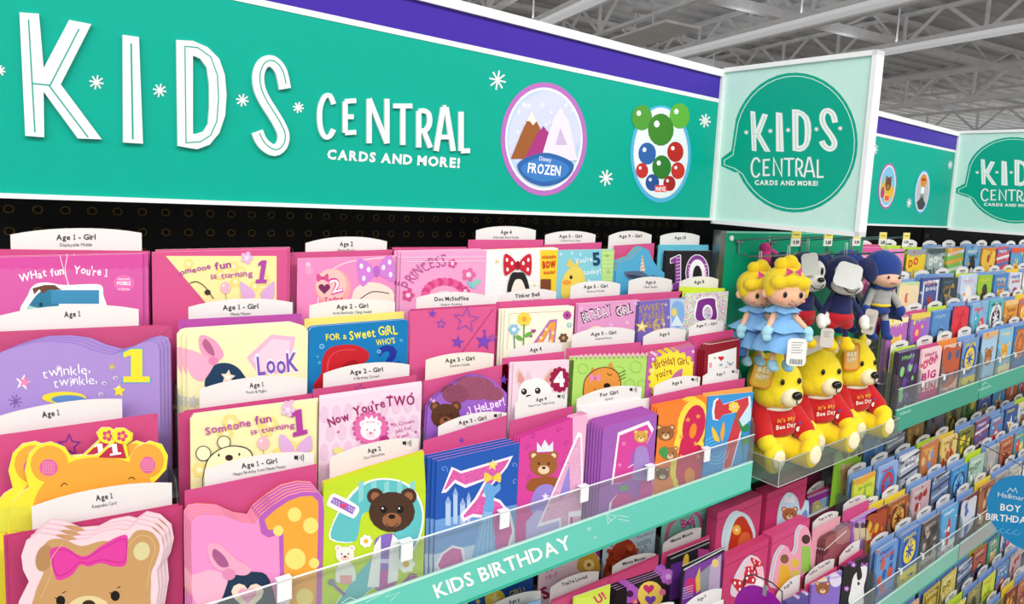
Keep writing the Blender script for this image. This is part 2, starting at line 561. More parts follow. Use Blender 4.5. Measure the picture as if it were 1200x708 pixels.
STK = {  # stroke letters in a unit box, y down
 'C': [[(.95, .22), (.72, .03), (.4, .05), (.15, .25), (.08, .5), (.15, .78), (.4, .97), (.72, .95), (.95, .8)]],
 'E': [[(.95, .03), (.1, .05), (.1, .97), (.95, .95)], [(.1, .5), (.75, .5)]],
 'N': [[(.1, 1), (.1, 0), (.9, 1), (.9, 0)]],
 'T': [[(0, .05), (1, .05)], [(.5, .05), (.5, 1)]],
 'R': [[(.1, 1), (.1, .05), (.55, .05), (.85, .15), (.88, .38), (.6, .55), (.12, .56)], [(.45, .56), (.95, 1)]],
 'A': [[(0, 1), (.42, 0), (.58, 0), (1, 1)], [(.2, .68), (.8, .68)]],
 'L': [[(.1, 0), (.1, .96), (.95, .95)]],
}
def solid_letter(parent, nm, f, outs, n3, depth, c, lines=(), lw=1, lc=GRN, holes=()):
    """outlines pushed out from the panel; holes are shown by rebuilding the rim"""
    mb = MB()
    for o in outs:
        P = [f(*p) for p in o]
        mb.prism(P, Vector(n3) * depth, mat(c, 'sign'))
    ob = mb.build(nm, parent)
    if lines:
        a = Art(f, n3, depth)
        for l in lines: a.line(l[0], lw, lc, closed=l[1], part='inline_stripe', kind='sign')
        a.build(ob)
    return ob
def ring_quads(outer, inner):
    """split a D shape with its counter into pieces without a hole"""
    return outer, inner
h1 = header(-.075, 1.1545, 'long green KIDS CENTRAL header sign with purple band over the nearest racks')
f1 = lambda x, y: PY(x, y, HY)
c1 = lambda pts: lk(pts, 0, 0, 2.95)
solid_letter(h1, 'letter_K', f1, [c1(K_)], (0, -1, 0), .005, WHT, [(c1([(98, 70), (120, 458)]), False), (c1([(112, 290), (172, 296), (272, 102)]), False), (c1([(168, 296), (303, 475)]), False)], 1.5)
solid_letter(h1, 'letter_I', f1, [c1(I_)], (0, -1, 0), .005, WHT, [(c1([(451, 152), (457, 482)]), False)], 1.9)
# the D: left stem plus a bowl ribbon, so the counter stays open
D1o = [(607, 140), (664, 143), (664, 514), (612, 505)]
D2o = [(664, 143), (715, 165), (755, 205), (774, 260), (780, 330), (775, 400), (755, 460), (722, 500), (680, 516), (664, 514), (664, 463), (680, 462), (700, 455), (716, 430), (721, 370), (720, 290), (712, 235), (690, 205), (664, 193)]
solid_letter(h1, 'letter_D', f1, [c1(D1o), c1(D2o)], (0, -1, 0), .005, WHT, [(c1([(636, 162), (680, 166), (725, 198), (748, 260), (752, 340), (746, 420), (725, 468), (690, 490), (640, 494)]), True)], 1.2)
S_s = smoothc(S_c, False, 3)
solid_letter(h1, 'letter_S', f1, [c1(ribbon(S_s, 40))], (0, -1, 0), .005, WHT, [(c1([(x + 5, y - 2) for x, y in S_s[1:-1]]), False)], 1.2)
boxes = dict(C=(372, 111, 391, 162), E=(402, 117, 417, 157), N=(429, 116, 455, 168), T=(460, 122, 482, 170), R=(488, 128, 504, 173), A=(510, 126, 530, 177), L=(538, 131, 550, 179))
def central(parent, f, n3, boxes, wd, depth, nm='letter_'):
    for ch, (x0, y0, x1, y1) in zip('CENTRAL', boxes):
        outs = []
        for stt in STK[ch]:
            pts = [(x0 + p[0] * (x1 - x0), y0 + p[1] * (y1 - y0)) for p in stt]
            if ch == 'C': pts = smoothc(pts, False, 3); outs.append(ribbon(pts, wd)); continue
            if ch == 'R' and len(pts) > 3:
                outs.append(ribbon(pts[:2], wd)); outs.append(ribbon(smoothc(pts[1:], False, 3), wd)); continue
            for a, b in zip(pts, pts[1:]): outs.append(ribbon([a, b], wd))
        mb = MB()
        for i, o in enumerate(outs): mb.prism([f(*p) for p in o], Vector(n3) * (depth + i * .00003), mat(WHT, 'sign'))
        mb.build(nm + ch, parent)
central(h1, f1, (0, -1, 0), [boxes['C'], boxes['E'], boxes['N'], boxes['T'], boxes['R'], boxes['A'], boxes['L']], 5.6, .004)
for x, y, r in ((0, 83, 6.5), (113, 96.5, 8.5), (187, 106, 8), (284, 117.5, 7.5), (349.5, 126, 6.5)):
    a = sheetY(HY, .0002); a.part = 'printed_star'; a.burst(x, y, r, WHT, 8, 1.9).build(h1)
for x, y, r in ((583, 94, 11.5), (710, 208.5, 9.5), (826, 141.5, 8)):
    a = sheetY(HY, .0002); a.part = 'printed_star'; a.burst(x, y, r, WHT, 8, 2.0, .85).build(h1)
a = sheetY(HY, .0002)
a.text('CARDS AND MORE!', (383, 186), (538.5, 196.5), 10.5, WHT, 2)
a.build(h1)
def medallion(root, cx, cy, rx, ry, ringc, paint, name='medallion'):
    c0 = PY(cx, cy, HY)
    md = mk(name, [PY(cx + rx * math.cos(t), cy + ry * math.sin(t), HY) + Vector((0, -.0006, 0)) for t in [2 * math.pi * k / 40 for k in range(40)]], [tuple(range(40))], mat(ringc, 'sign'), root, c0)
    s = sheetY(HY, .0006)
    s.ell(cx, cy, rx * .90, ry * .91, WHT, n=40)
    paint(s)
    s.build(md)
    return md
def pic_snow(s):
    s.ell(637, 163, 43, 57.5, 'b9cdea', n=40)
    s.blob([(597, 178), (600, 140), (615, 118), (640, 106), (662, 116), (676, 140), (679, 165), (650, 190), (620, 200)], 'cdd3ee')
    rng = random.Random(4)
    for k in range(26):
        x = 603 + rng.random() * 68; y = 118 + rng.random() * 60
        s.burst(x, y, 2 + rng.random() * 2.5, 'f4f7fd', 6, .6, .85)
    # snowy peaks in warm and cool dusk colours
    s.poly([(598, 186), (612, 152), (622, 130), (632, 150), (640, 186)], '9c5a2c'); s.poly([(616, 142), (622, 130), (628, 142), (624, 147), (620, 142)], 'f3e9dd')
    s.poly([(612, 190), (628, 158), (636, 148), (650, 165), (662, 192)], 'a8327f'); 
    s.poly([(632, 190), (647, 140), (656, 126), (666, 142), (676, 188)], 'e5dff0'); s.poly([(650, 170), (656, 150), (664, 170)], 'c9b4d8')
    s.blob([(606, 192), (618, 184), (637, 179), (656, 183), (671, 192), (668, 204), (655, 214), (637, 218), (620, 213), (609, 203)], '2b62a8')
    s.blob([(611, 194), (637, 184), (665, 194), (660, 207), (637, 213), (616, 206)], '3c7cc4')
    s.text('FROZEN', (617.5, 202), (655.5, 206), 11, 'ffffff', 1)
    s.text('Disney', (631, 188), (645, 190), 5, 'f3f6ff', 0)
medallion(h1, 637, 163, 50.5, 66.5, 'b86fc0', pic_snow)
def pic_power(s):
    s.ell(774, 178, 29.5, 52, 'e6f0f6', n=40)
    for x, y, r, c in ((752, 138, 15, '4f9a34'), (796, 136, 15, '5fae3c'), (774, 152, 19, '3f8428'), (758, 180, 13, '2e62a8'), (791, 178, 12, 'b9241f'), (752, 200, 9, 'c42b2b'), (775, 196, 14, '2f7a2a'), (794, 200, 10, 'c92d28'), (764, 214, 10, '2a4f95'), (784, 215, 9, 'a32020')):
        s.ell(x, y, r * .8, r, c); s.ell(x - r * .25, y - r * .35, r * .18, r * .22, 'f4f7f2', n=8)
    s.rect(767, 217, 781, 225, 'e23a3a'); s.text('MARVEL', (768, 224), (780, 224), 5, 'ffffff', 1)
medallion(h1, 774, 180.5, 35.5, 57, '53b3dd', pic_power)

h2 = header(1.1645, 2.386, 'second green header sign with purple band beyond the white flag sign')
# the same print one section further on
DX = 1.2395
for ch in list(h1.children):
    if ch.name.split('.')[0] in ('letter_K', 'letter_I', 'letter_D', 'letter_S', 'letter_C', 'letter_E', 'letter_N', 'letter_T', 'letter_R', 'letter_A', 'letter_L', 'printed_star', 'lettering'):
        copy_tree(ch, h2)
def med2(cxw, rxw, ryw, zc, ringc, paint):
    md = mk('medallion', [(cxw + rxw * math.cos(t), HY - .0006, zc + ryw * math.sin(t)) for t in [2 * math.pi * k / 36 for k in range(36)]], [tuple(range(36))], mat(ringc, 'sign'), h2, (cxw, HY, zc))
    s = Art(lambda u, v: Vector((cxw + u * rxw, HY, zc - v * ryw)), (0, -1, 0), .0006)
    s.ell(0, 0, .9, .91, WHT, n=36); paint(s); s.build(md)
def pic_town(s):
    s.ell(0, 0, .82, .85, '7cc0e2', n=36)
    s.poly([(-.8, .1), (-.5, -.3), (-.2, .05), (.2, -.2), (.8, .1), (.7, .5), (-.7, .5)], 'd8b33a'); s.bear(.05, -.1, .34, '6a432a', 'b07a50')
    s.rect(-.25, .35, .35, .68, 'f1b265'); s.rect(-.18, .42, .28, .62, 'e2553f'); s.ell(-.5, .3, .2, .25, 'a2407e')
def pic_grey(s):
    s.ell(0, 0, .82, .85, 'b9bcc0', n=36); s.ell(0, -.5, .42, .3, 'd98b25'); s.rect(-.3, -.62, .3, -.5, 'b8391d')
    s.ell(0, -.08, .22, .16, 'f3f3f3'); s.poly([(-.25, .1), (.25, .1), (.35, .7), (-.35, .7)], '8e9196'); s.poly([(-.6, .5), (0, .2), (.6, .55), (.3, .8), (-.3, .8)], '3d4046')
med2(1.935, .0535, .066, .0735, 'b75fa8', pic_town)
med2(2.166, .053, .068, .068, '53a7dd', pic_grey)

# ------------------------------------------------------------------ flag signs, at right angles to the shelving
def flag(X, label):
    y0, y1, z0, z1 = .6115, .953, -.0478, .2795
    r = empty('flag_sign', (X, y1, z0), label, 'sign')
    MB().box((X, y0 + .002, z0 + .002), (X + .014, y1, z1 - .002), mat(MINT, 'sign')).build('sign_panel', r)
    m = mat('eef0f1', 'sign')
    for a_, b_ in (((y0, z1 - .009), (y1, z1)), ((y0, z0), (y1, z0 + .009)), ((y0, z0), (y0 + .009, z1)), ((y1 - .006, z0), (y1, z1))):
        MB().box((X - .006, a_[0], a_[1]), (X + .02, b_[0], b_[1]), m).build('frame_rail', r)
    s = sheetX(X)
    sc = 2.951
    g = lambda x, y: (830 + x / sc, 40 + y / sc)
    def gg(pts): return [g(*p) for p in pts]
    s.part = 'speech_bubble'
    body = [(300 + 217 * math.cos(t), 375 + 242 * math.sin(t)) for t in [math.radians(q) for q in range(-160, 156, 9)]]
    # the tail points at the header
    s.poly(gg(body + [(93, 478), (45, 456), (45, 430), (80, 403)]), '04a68c', 'sign')
    inner = [(300 + 206 * math.cos(t), 375 + 230 * math.sin(t)) for t in [math.radians(q) for q in range(-163, 156, 9)]]
    s.line(gg(inner + [(92, 465), (56, 452), (56, 436), (86, 418)]), .9, 'd8f3ea', True, 'sign')
    bub = s
    def mapb(src, dst):
        (sx0, sy0, sx1, sy1), (dx0, dy0, dx1, dy1) = src, dst
        return lambda pts: [g(dx0 + (x - sx0) / (sx1 - sx0) * (dx1 - dx0), dy0 + (y - sy0) / (sy1 - sy0) * (dy1 - dy0)) for x, y in pts]
    s.part = 'printed_letter'
    lt = [(K_, (67, 45, 350, 482), (146, 266, 216, 407), [[(98, 70), (120, 458)], [(112, 290), (172, 296), (272, 102)], [(168, 296), (303, 475)]]),
          (I_, (422, 122, 492, 497), (234, 270, 262, 407), [[(451, 152), (457, 482)]]),
          (S_c, (870, 192, 1000, 542), (385, 256, 448, 407), [])]
    for o, src, dst, ln in lt:
        mp = mapb(src, dst)
        if o is S_c:
            s.poly(mp(ribbon(S_s, 42)), 'f0f4f2', 'sign'); s.line(mp(S_s[1:-1]), .5, '6fc6b2', kind='sign')
        else:
            s.poly(mp(o), 'f0f4f2', 'sign')
            for l in ln: s.line(mp(l), .5, '6fc6b2', kind='sign')
    mp = mapb((607, 140, 780, 516), (290, 260, 357, 407))
    s.poly(mp(D1o), 'f0f4f2', 'sign'); s.poly(mp(D2o), 'f0f4f2', 'sign')
    s.line(mp([(636, 162), (680, 166), (725, 198), (748, 260), (752, 340), (746, 420), (725, 468), (690, 490), (640, 494)]), .5, '6fc6b2', True, 'sign')
    for x, y in ((132, 340), (215, 335), (277, 332), (375, 329), (457, 326)):
        q = g(x, y); s.burst(q[0], q[1], 2.7, 'f0f4f2', 8, .8)
    bx = [(148, 428, 180, 495), (190, 433, 215, 490), (224, 430, 258, 490), (262, 428, 298, 492), (303, 432, 328, 493), (332, 428, 368, 496), (377, 434, 401, 497)]
    for ch, (x0, y0, x1, y1) in zip('CENTRAL', bx):
        for stt in STK[ch]:
            pts = gg([(x0 + p[0] * (x1 - x0), y0 + p[1] * (y1 - y0)) for p in stt])
            if ch in 'CR' and len(pts) > 3: pts = smoothc(pts, False, 2)
            s.line(pts, 2.3, 'f0f4f2', kind='sign')
    s.text('CARDS AND MORE!', g(161, 521), g(380, 524), 5.2, 'f0f4f2', 2)
    s.build(r)
    return r
fl = flag(1.16, 'square mint KIDS CENTRAL flag sign sticking out between the two headers')
f2_ = copy_tree(fl, off=(1.232, 0, 0)); f2_['label'] = 'far mint KIDS CENTRAL flag sign at the right edge, partly out of view'
h3 = header(2.3965, 3.61, 'third header sign hidden behind the far flag sign')
# ================================================================== card racks, cards, envelopes, divider tabs
TIER = [(.945, -.287), (.892, -.377), (.848, -.467), (.806, -.557)]     # front plane Y and shelf height of the four steps
BANK = -.562
def gaps(k, zo, x0, x1, ncol):
    """where the fins of a step stand: in the gaps that the cards and envelopes leave"""
    Y, Z = TIER[k]; sp = []
    for o in COL.objects:
        if x0 < o.location.x < x1 and o.get('category') in ('card', 'envelope', 'divider') and Y - .011 < o.location.y < Y + .044 and abs(o.location.z - Z - zo) < .02 and o.type == 'MESH':
            xs = [v.co.x for v in o.data.vertices]
            sp.append((o.location.x + min(xs), o.location.x + max(xs)))
    sp.sort(); out = []; e = x0
    for a, b in sp:
        if a - e > .0025 and a > x0 + .02: out.append((a + e) / 2)
        e = max(e, b)
    return [x0 + .002] + out + [x1 - .0032]
def rack(x0, x1, zo, ncol, label, strip=None, lip=True, y4=None):
    r = empty('card_rack', ((x0 + x1) / 2, .9, zo - .62), label, 'card rack')
    g_ = mat('d9dcda', 'plastic'); cl = mat('f4f8f8', 'clear')
    for k, (Y, Z) in enumerate(TIER):
        MB().box((x0 + .002, Y - .006, Z + zo - .004), (x1 - .002, Y + .048, Z + zo - .0006), g_).build('tier_shelf', r)
        MB().box((x0 + .002, Y + .044, Z + zo), (x1 - .002, Y + .0475, Z + zo + .085), mat('6a2440' if zo > -1 and x0 < 1.2 else '4a5160', 'plastic')).build('tier_back', r)
        if k < 3:
            MB().box((x0 + .002, Y - .0045, Z + zo - .0006), (x1 - .002, Y - .003, Z + zo + .03), cl).build('clear_lip', r)
        for x in gaps(k, zo, x0, x1, ncol):
            pts = [(x, Y + .042, Z + zo), (x, Y - .010, Z + zo), (x, Y - .012, Z + zo + .10), (x, Y - .006, Z + zo + .118), (x, Y + .004, Z + zo + .125), (x, Y + .042, Z + zo + .125)]
            MB().prism(pts, (.0012, 0, 0), mat('dfe6e6', 'clear')).build('pocket_divider', r)
    Y, Z = TIER[3]
    Yf = Y - .013
    if strip:
        MB().box((x0, Yf, Z + zo - .030), (x1, Yf + .004, Z + zo + .027), mat(strip, 'gloss')).build('price_strip', r)
        MB().box((x0, Yf - .0015, Z + zo - .0335), (x1, Yf + .01, Z + zo - .0305), mat('37b394', 'gloss')).build('strip_edge', r)
        MB().box((x0, Yf - .0008, Z + zo + .0265), (x1, Yf + .004, Z + zo + .0285), mat('c9f0e4', 'gloss')).build('strip_edge', r)
    if lip:
        MB().box((x0, Yf + .001, Z + zo + .0288), (x1, Yf + .0025, Z + zo + .085), cl).build('clear_front', r)
        MB().box((x0, Yf + .0005, Z + zo + .0845), (x1, Yf + .003, Z + zo + .0857), mat('eef4f4', 'gloss')).build('front_rim', r)
        for i in range(1, ncol):
            x = x0 + (x1 - x0) * i / ncol
            mb = MB(); m = mat('f2f4f5', 'gloss')
            sc_ = .008 if x1 < 1.2 else .005
            mb.box((x - sc_, Yf - .002, Z + zo + (.062 if x1 < 1.2 else .072)), (x + sc_, Yf + .0005, Z + zo + .087), m)
            mb.box((x - sc_, Yf - .002, Z + zo + .0865), (x + sc_, Yf + .008, Z + zo + .0885), m)
            mb.build('clip', r)
    return r

def body_mesh(outline, n3, col, back='f4f1ec', t=.0004, gap=.0013):
    """folded card: front leaf, back leaf and the fold that joins them"""
    mb = MB()
    n3 = Vector(n3)
    mb.prism(outline, -n3 * t, mat(col))
    b = [p - n3 * (t + gap) for p in outline]
    mb.prism(b, -n3 * t, mat(back))
    lo, hi = outline[-1], outline[0]                     # left side: bottom, top
    q = -n3 * (2 * t + gap)
    mb.add([lo, hi, hi + q, lo + q], [(0, 1, 2, 3)], mat(col))
    return mb
NIDX = {}
def card(label, Y, top, col, zs, art=None, n=1, d=(-.002, .0025), f=None, back='f4f1ec', full=False, name='greeting_card', cat='card', bt=None, blab=None, group=None, step=.0026):
    """top: outline px from left to right; sides drop to the shelf"""
    f = f or (lambda x, y: PY(x, y, Y))
    W = [f(*p) for p in top]
    if not full:
        xl, xr = W[0].x, W[-1].x
        W = W + [Vector((xr, Y, zs)), Vector((xl, Y, zs))]
    else:
        lo = min(p.z for p in W)
        W = [Vector((p.x, Y, max(p.z, zs))) for p in W]
    cx = sum(p.x for p in W) / len(W)
    mb = body_mesh(W, (0, -1, 0), col, back)
    o = mb.build(name, origin=(cx, Y, zs))
    tag(o, label, cat, group)
    if art:
        a = Art(f, (0, -1, 0)); a.clamp = (min(p.x for p in W), max(p.x for p in W), zs + .0005, max(p.z for p in W) - .0002); art(a); a.build(o)
    for k in range(1, n):
        c = copy_tree(o, off=(d[0] * k, step * k, 0))
        # the copies stand on the same shelf; lifted ones lean out over the front card
        if d[1]: c.scale = (1, 1, 1 + d[1] * k / max(.05, (W[0].z - zs)))
        c['label'] = blab or ('%s, standing behind the front one' % label if n == 2 else 'one of the copies stacked behind the front ' + (bt or label))
        if n > 2 or group:
            c['group'] = 'copies behind the ' + (bt or label)
            if n > 2: c['label'] = '%s copy behind the front %s' % (('first', 'second', 'third', 'fourth', 'fifth')[k - 1], bt or label)
        elif 'group' in c: pass
    return o
def envelope(label, Y, TL, TR, col, zs, flap=True, art=None, f=None, thick=.0014, n=1, d=(.002, .0015), px=True, name='envelope'):
    f = f or (lambda x, y: PY(x, y, Y))
    a, b = f(*TL), f(*TR)
    W = [a, b, Vector((b.x, Y, zs)), Vector((a.x, Y, zs))]
    mb = MB().prism(W, (0, thick, 0), mat(col))
    o = mb.build(name, origin=((a.x + b.x) / 2, Y, zs))
    tag(o, label, 'envelope')
    if flap:
        mid = (a + b) / 2; h = (a.z + b.z) / 2 - zs
        w_ = b.x - a.x
        fl_ = [a + Vector((.001, -.0004, -.001)), b + Vector((-.001, -.0004, -.001)), Vector((mid.x + .01, Y - .0004, a.z - min(h * .55, w_ * .5))), Vector((mid.x - .01, Y - .0004, a.z - min(h * .55, w_ * .5)))]
        MB().prism(fl_, (0, .0003, 0), mat(col)).build('flap', o)
    if art:
        s = Art(f, (0, -1, 0), .0004); art(s); s.build(o)
    for k in range(1, n):
        c = copy_tree(o, off=(d[0] * k, (thick + .0016) * k, 0))
        c.scale = (1, 1, 1 + d[1] * k / max(.05, a.z - zs))
        c['label'] = label + (', tucked just behind it' if k == 1 else ', rearmost of three')
    return o
def tab(label, Y, L, R, apex, zs, t1='', t2='', f=None, icon=False, col='eceae7', tc='2a2a2a', hh=None, tx=.5):
    f = f or (lambda x, y: PY(x, y, Y))
    n = 10
    top = []
    for i in range(n + 1):
        t = i / n
        top.append((L[0] + (R[0] - L[0]) * t, L[1] + (R[1] - L[1]) * t - apex * (1 - abs(2 * t - 1) ** 2.2)))
    W = [f(*p) for p in top]
    W = [Vector((W[0].x, Y, zs))] + W + [Vector((W[-1].x, Y, zs))]
    o = MB().prism(W, (0, .0007, 0), mat(col, 'gloss')).build('divider_tab', origin=((W[0].x + W[-1].x) / 2, Y, zs))
    tag(o, label, 'divider')
    if t1:
        s = Art(f, (0, -1, 0)); w_ = R[0] - L[0]; sl = (R[1] - L[1]) / w_
        hh = hh or w_ * .052
        half = min(.44 * w_, .31 * len(t1) * hh)
        cx = L[0] + w_ * tx; cy = (L[1] + sl * (cx - L[0])) - apex * .93 + hh * 2.1
        s.text(t1, (cx - half, cy - half * sl), (cx + half, cy + half * sl), hh, tc, 1)
        if t2:
            h2_ = min(.44 * w_, .17 * len(t2) * hh)
            s.text(t2, (cx - h2_, cy + hh * 1.25 - h2_ * sl), (cx + h2_, cy + hh * 1.25 + h2_ * sl), hh * .62, '555555', 0)
        if icon:
            ix, iy = L[0] + w_ * .84, cy + sl * w_ * .34
            s.rect(ix - hh * .5, iy - hh * .9, ix, iy - hh * .1, tc); s.poly([(ix - hh * .2, iy - hh * .5), (ix + hh * .3, iy - hh * 1.1), (ix + hh * .3, iy + hh * .2)], tc)
            for q in (1, 2, 3): s.line([(ix + hh * (.3 + q * .35), iy - hh * (.5 + .25 * q)), (ix + hh * (.42 + q * .35), iy - hh * .45), (ix + hh * (.3 + q * .35), iy - hh * (.4 - .25 * q))], hh * .14, tc)
        s.build(o)
    return o

# ---- near section, bank one -------------------------------------------------
PK, PK2, MG = 'd9568c', 'c8447a', 'b52a63'
Z1, Z2, Z3, Z4 = [t[1] for t in TIER]
Y1, Y2, Y3, Y4 = [t[0] for t in TIER]

# row one ---------------------------------------------------------------------
tab('white divider tab reading Age 1 - Girl and Displayable Mobile, top left', .967, (12, 275), (166, 273), 6.5, Z1, 'Age 1 - Girl', 'Displayable Mobile', hh=6.2)
envelope('pink envelope behind the magenta mobile card at top left', .958, (-14, 294), (174, 296), 'cf5088', Z1, n=2)
def art(a):
    a.rect(-12, 318, 167, 400, 'd860a8')
    for i in range(13): a.ell(-8 + i * 14.2, 320, 8.5, 6, 'd860a8', n=10)
    a.text('WHat', (23, 330), (55, 324), 9, 'fdf3fa', 1, wave=.6); a.text('fun', (60, 324), (75, 321), 8.5, 'fdf3fa', 1); a.text("You're 1", (86, 320), (126, 324), 9, 'fdf3fa', 1, wave=.5)
    a.line([(70, 299), (75, 318), (81, 335)], 1, 'f6d7e8'); a.line([(79, 299), (76, 315), (80, 335)], 1, 'f6d7e8')
    a.blob([(28, 372), (33, 345), (40, 334), (54, 331), (75, 334), (100, 333), (118, 334), (121, 345), (119, 372)], 'f6f4f2')
    a.blob([(33, 366), (38, 352), (50, 340), (66, 338), (66, 366)], '2f7d9c'); a.rect(60, 340, 116, 356, '3f8fb8'); a.poly([(38, 338), (52, 334), (64, 334), (72, 340), (58, 339), (50, 344), (46, 339), (40, 345)], '6b4630')
    a.ell(48, 357, 2.2, 2.6, '1d3c50'); a.poly([(33, 358), (50, 362), (46, 372), (28, 372)], 'a9dccb')
    a.ell(145, 332, 12.5, 10, 'f06fb5'); a.text('MOBILE', (137, 334), (153, 334), 4.2, 'ffffff', 1); a.text('Displayable', (138, 328), (152, 328), 2.6, 'ffffff'); a.text('for Birthday', (138, 340), (152, 340), 2.6, 'ffffff')
card('magenta card reading What fun You\'re 1 with a blue shape', Y1, [(-14, 302), (167, 297.5)], 'd650a0', Z1, art, 2, (.006, .001))
def art(a):
    a.poly([(194, 300), (324, 300), (324, 352), (242, 356)], 'f4e9a4')
    rng = random.Random(2)
    for k in range(9): a.flower(215 + rng.random() * 100, 306 + rng.random() * 40, 7, 'f0dd86', 'f7efc0', 6)
    a.text('omeone', (211, 322), (247, 315), 6.5, 'b85aa8', 1, wave=.5); a.text('fun', (252, 316), (271, 313), 8, 'a8459b', 1); a.text('is turning', (247, 327), (296, 323), 6.5, 'c065ae', 1, wave=.4)
    a.text('1', (299, 332), (312, 332), 27, 'b04aa6', 2, slant=.15)
    a.flower(289, 302, 8, 'e3b6dd', 'f0d8ec', 5)
    # a cream bear outline and a pink ear shape, kept generic
    a.curve([(222, 332), (230, 330), (240, 336), (250, 350)], 1, '4a4038'); a.ell(243, 342.5, 3.6, 3.2, '3c2f2c')
    a.balloon(264, 337, 7, 'f0b8c8')
    a.blob([(281, 333), (284, 331), (298, 343), (294, 352), (284, 349)], 'dcaede'); a.blob([(321, 331), (318, 331), (306, 343), (309, 352), (320, 349)], 'dcaede')
card('pink sleeve card with cream picture reading omeone fun, top row', Y1, [(178, 295.5), (337, 292)], 'd6568d', Z1, art, 2, (.004, .0025), bt='top-row sleeve card')
tab('white divider tab reading Age 2 above the badge card', .967, (358, 285), (453.6, 283), 6.5, Z1, 'Age 2', 'Minnie Mouse', hh=5)
envelope('pink envelope behind the badge card with a large spotted bow', .957, (340, 296), (462, 292.5), 'd0558a', Z1)
def art(a):
    a.ell(361, 310, 3, 3, 'f3c2d9'); a.ell(362, 317, 5.5, 5, 'efa0c5'); a.curve([(372, 374), (376, 330), (400, 310), (430, 304), (462, 301)], 1.6, 'f9cfe0')
    a.ell(390, 337, 21, 22, 'f3a9a2'); a.ell(388, 334, 18, 19, 'f8c3bb'); a.bow(378, 326, 14, 10, 'd94e90', 'b9347a'); a.heart(380, 338, 7, '7a2a5c'); a.text('2', (388, 345), (402, 341), 17, 'd8449a', 2); a.text('2', (389, 344), (401, 340.5), 15, 'ffffff', 0)
    a.text('Today', (380, 354), (402, 352), 5, 'cf2f86', 2)
    a.blob([(413, 345), (420, 335), (430, 331), (448, 333), (462, 345), (462, 374), (414, 374)], 'f6dfd2'); a.curve([(420, 352), (436, 342), (456, 344)], 1.2, '4a3a48')
    a.bow(441, 318, 44, 34, 'cf7fd6', 'b865c2', 'ffffff', rot=-8)
card('pink card with a round 2 badge and a large spotted lilac bow', Y1, [(348.5, 303), (463, 299.5)], 'f08ec2', Z1, art, 1)
envelope('pink envelope behind the lilac princess card', .957, (460, 290), (547, 289.5), 'd0558a', Z1)
def art(a):
    a.text('HAPPY BIRTHDAY', (478, 328), (520, 302), 4, 'c95a9c', 0, arc=4)
    a.text('PRINCESS', (482, 340), (523, 313), 12, 'b8468f', 0, arc=9, wave=.5)
    for k in range(13):
        t = math.pi * k / 12; a.ell(521 + 23 * math.cos(t), 346 - 16 * math.sin(t), 5, 5, 'd2437f' if k % 2 else 'e0609a', n=8)
    a.ell(521, 348, 19, 13, 'f3a6c4'); a.ell(521, 350, 14, 9, 'cfe3ea')
    for x, y, r, c in ((530, 309, 6, 'd64f8f'), (549, 322, 9, 'de6a9f'), (545, 341, 6, 'cf4a8c'), (478, 346, 8, 'd64f8f')): a.flower(x, y, r, c, 'f7d0de', 5)
    a.ell(558, 331, 6, 3, '8fd0b8', -30); a.ell(552, 334, 6, 2.5, '7fc8d8', 40); a.line([(476, 307), (568, 306)], .7, 'fbe7f2'); a.line([(470, 302), (569, 301)], .7, 'fbe7f2')
card('lilac pink card reading PRINCESS with a magenta frill and flowers', Y1, [(470, 296), (570.5, 293.5)], 'eaa3cd', Z1, art, 3, (-.004, .0012), bt='lilac princess card')
tab('white divider tab reading Age 4 above the white red-bow card', .967, (558, 270), (628, 270), 5, Z1, 'Age 4', 'Inflatable Bow Inside', hh=4.2)
envelope('pink envelope behind the white card with a red spotted bow', .957, (549, 281), (637, 281), 'd4548c', Z1)
def art(a):
    a.rect(633, 293, 654, 372, 'f2cf2e')
    rng = random.Random(1)
    for i in range(12):
        for j in range(9): a.ell(575 + i * 4.8 + (j % 2) * 2.4, 298 + j * 5.2, .6, .6, 'd7d7de', n=5)
    a.blob([(595, 345), (598, 322), (606, 319), (615, 322), (619, 345)], '241f22'); a.blob([(599, 345), (602, 330), (607, 327), (612, 330), (615, 345)], 'f3e6dc')
    a.bow(606, 311, 33, 26, 'c81f34', '9d1226', 'ffffff')
    a.star(582, 306, 2.5, 'e8d84a'); a.star(626, 334, 2, 'e8d84a')
    a.text('Inflatable', (635, 303), (651, 302), 3.6, 'd8452c', 1); a.text('BOW', (635.5, 314), (651, 313), 7.5, 'd03022', 2); a.text('Inside!', (637, 321), (650, 320), 3.6, 'd8452c', 1); a.rect(633, 327, 645, 340, '7a3f28')
card('white card with a red white-spotted bow and yellow BOW strip', Y1, [(570.5, 293.5), (654, 290.5)], 'f1f0f0', Z1, art, 2, (-.006, .001), back='f2cf2e')
tab('white divider tab reading Age 5 - Girl, top row', .967, (639, 275.4), (698, 275), 4.5, Z1, 'Age 5 - Girl', 'Confetti Party Game', hh=3.6)
envelope('pink envelope behind the pale blue You\'re 5 today card', .957, (636, 287), (705, 284), 'd4548c', Z1)
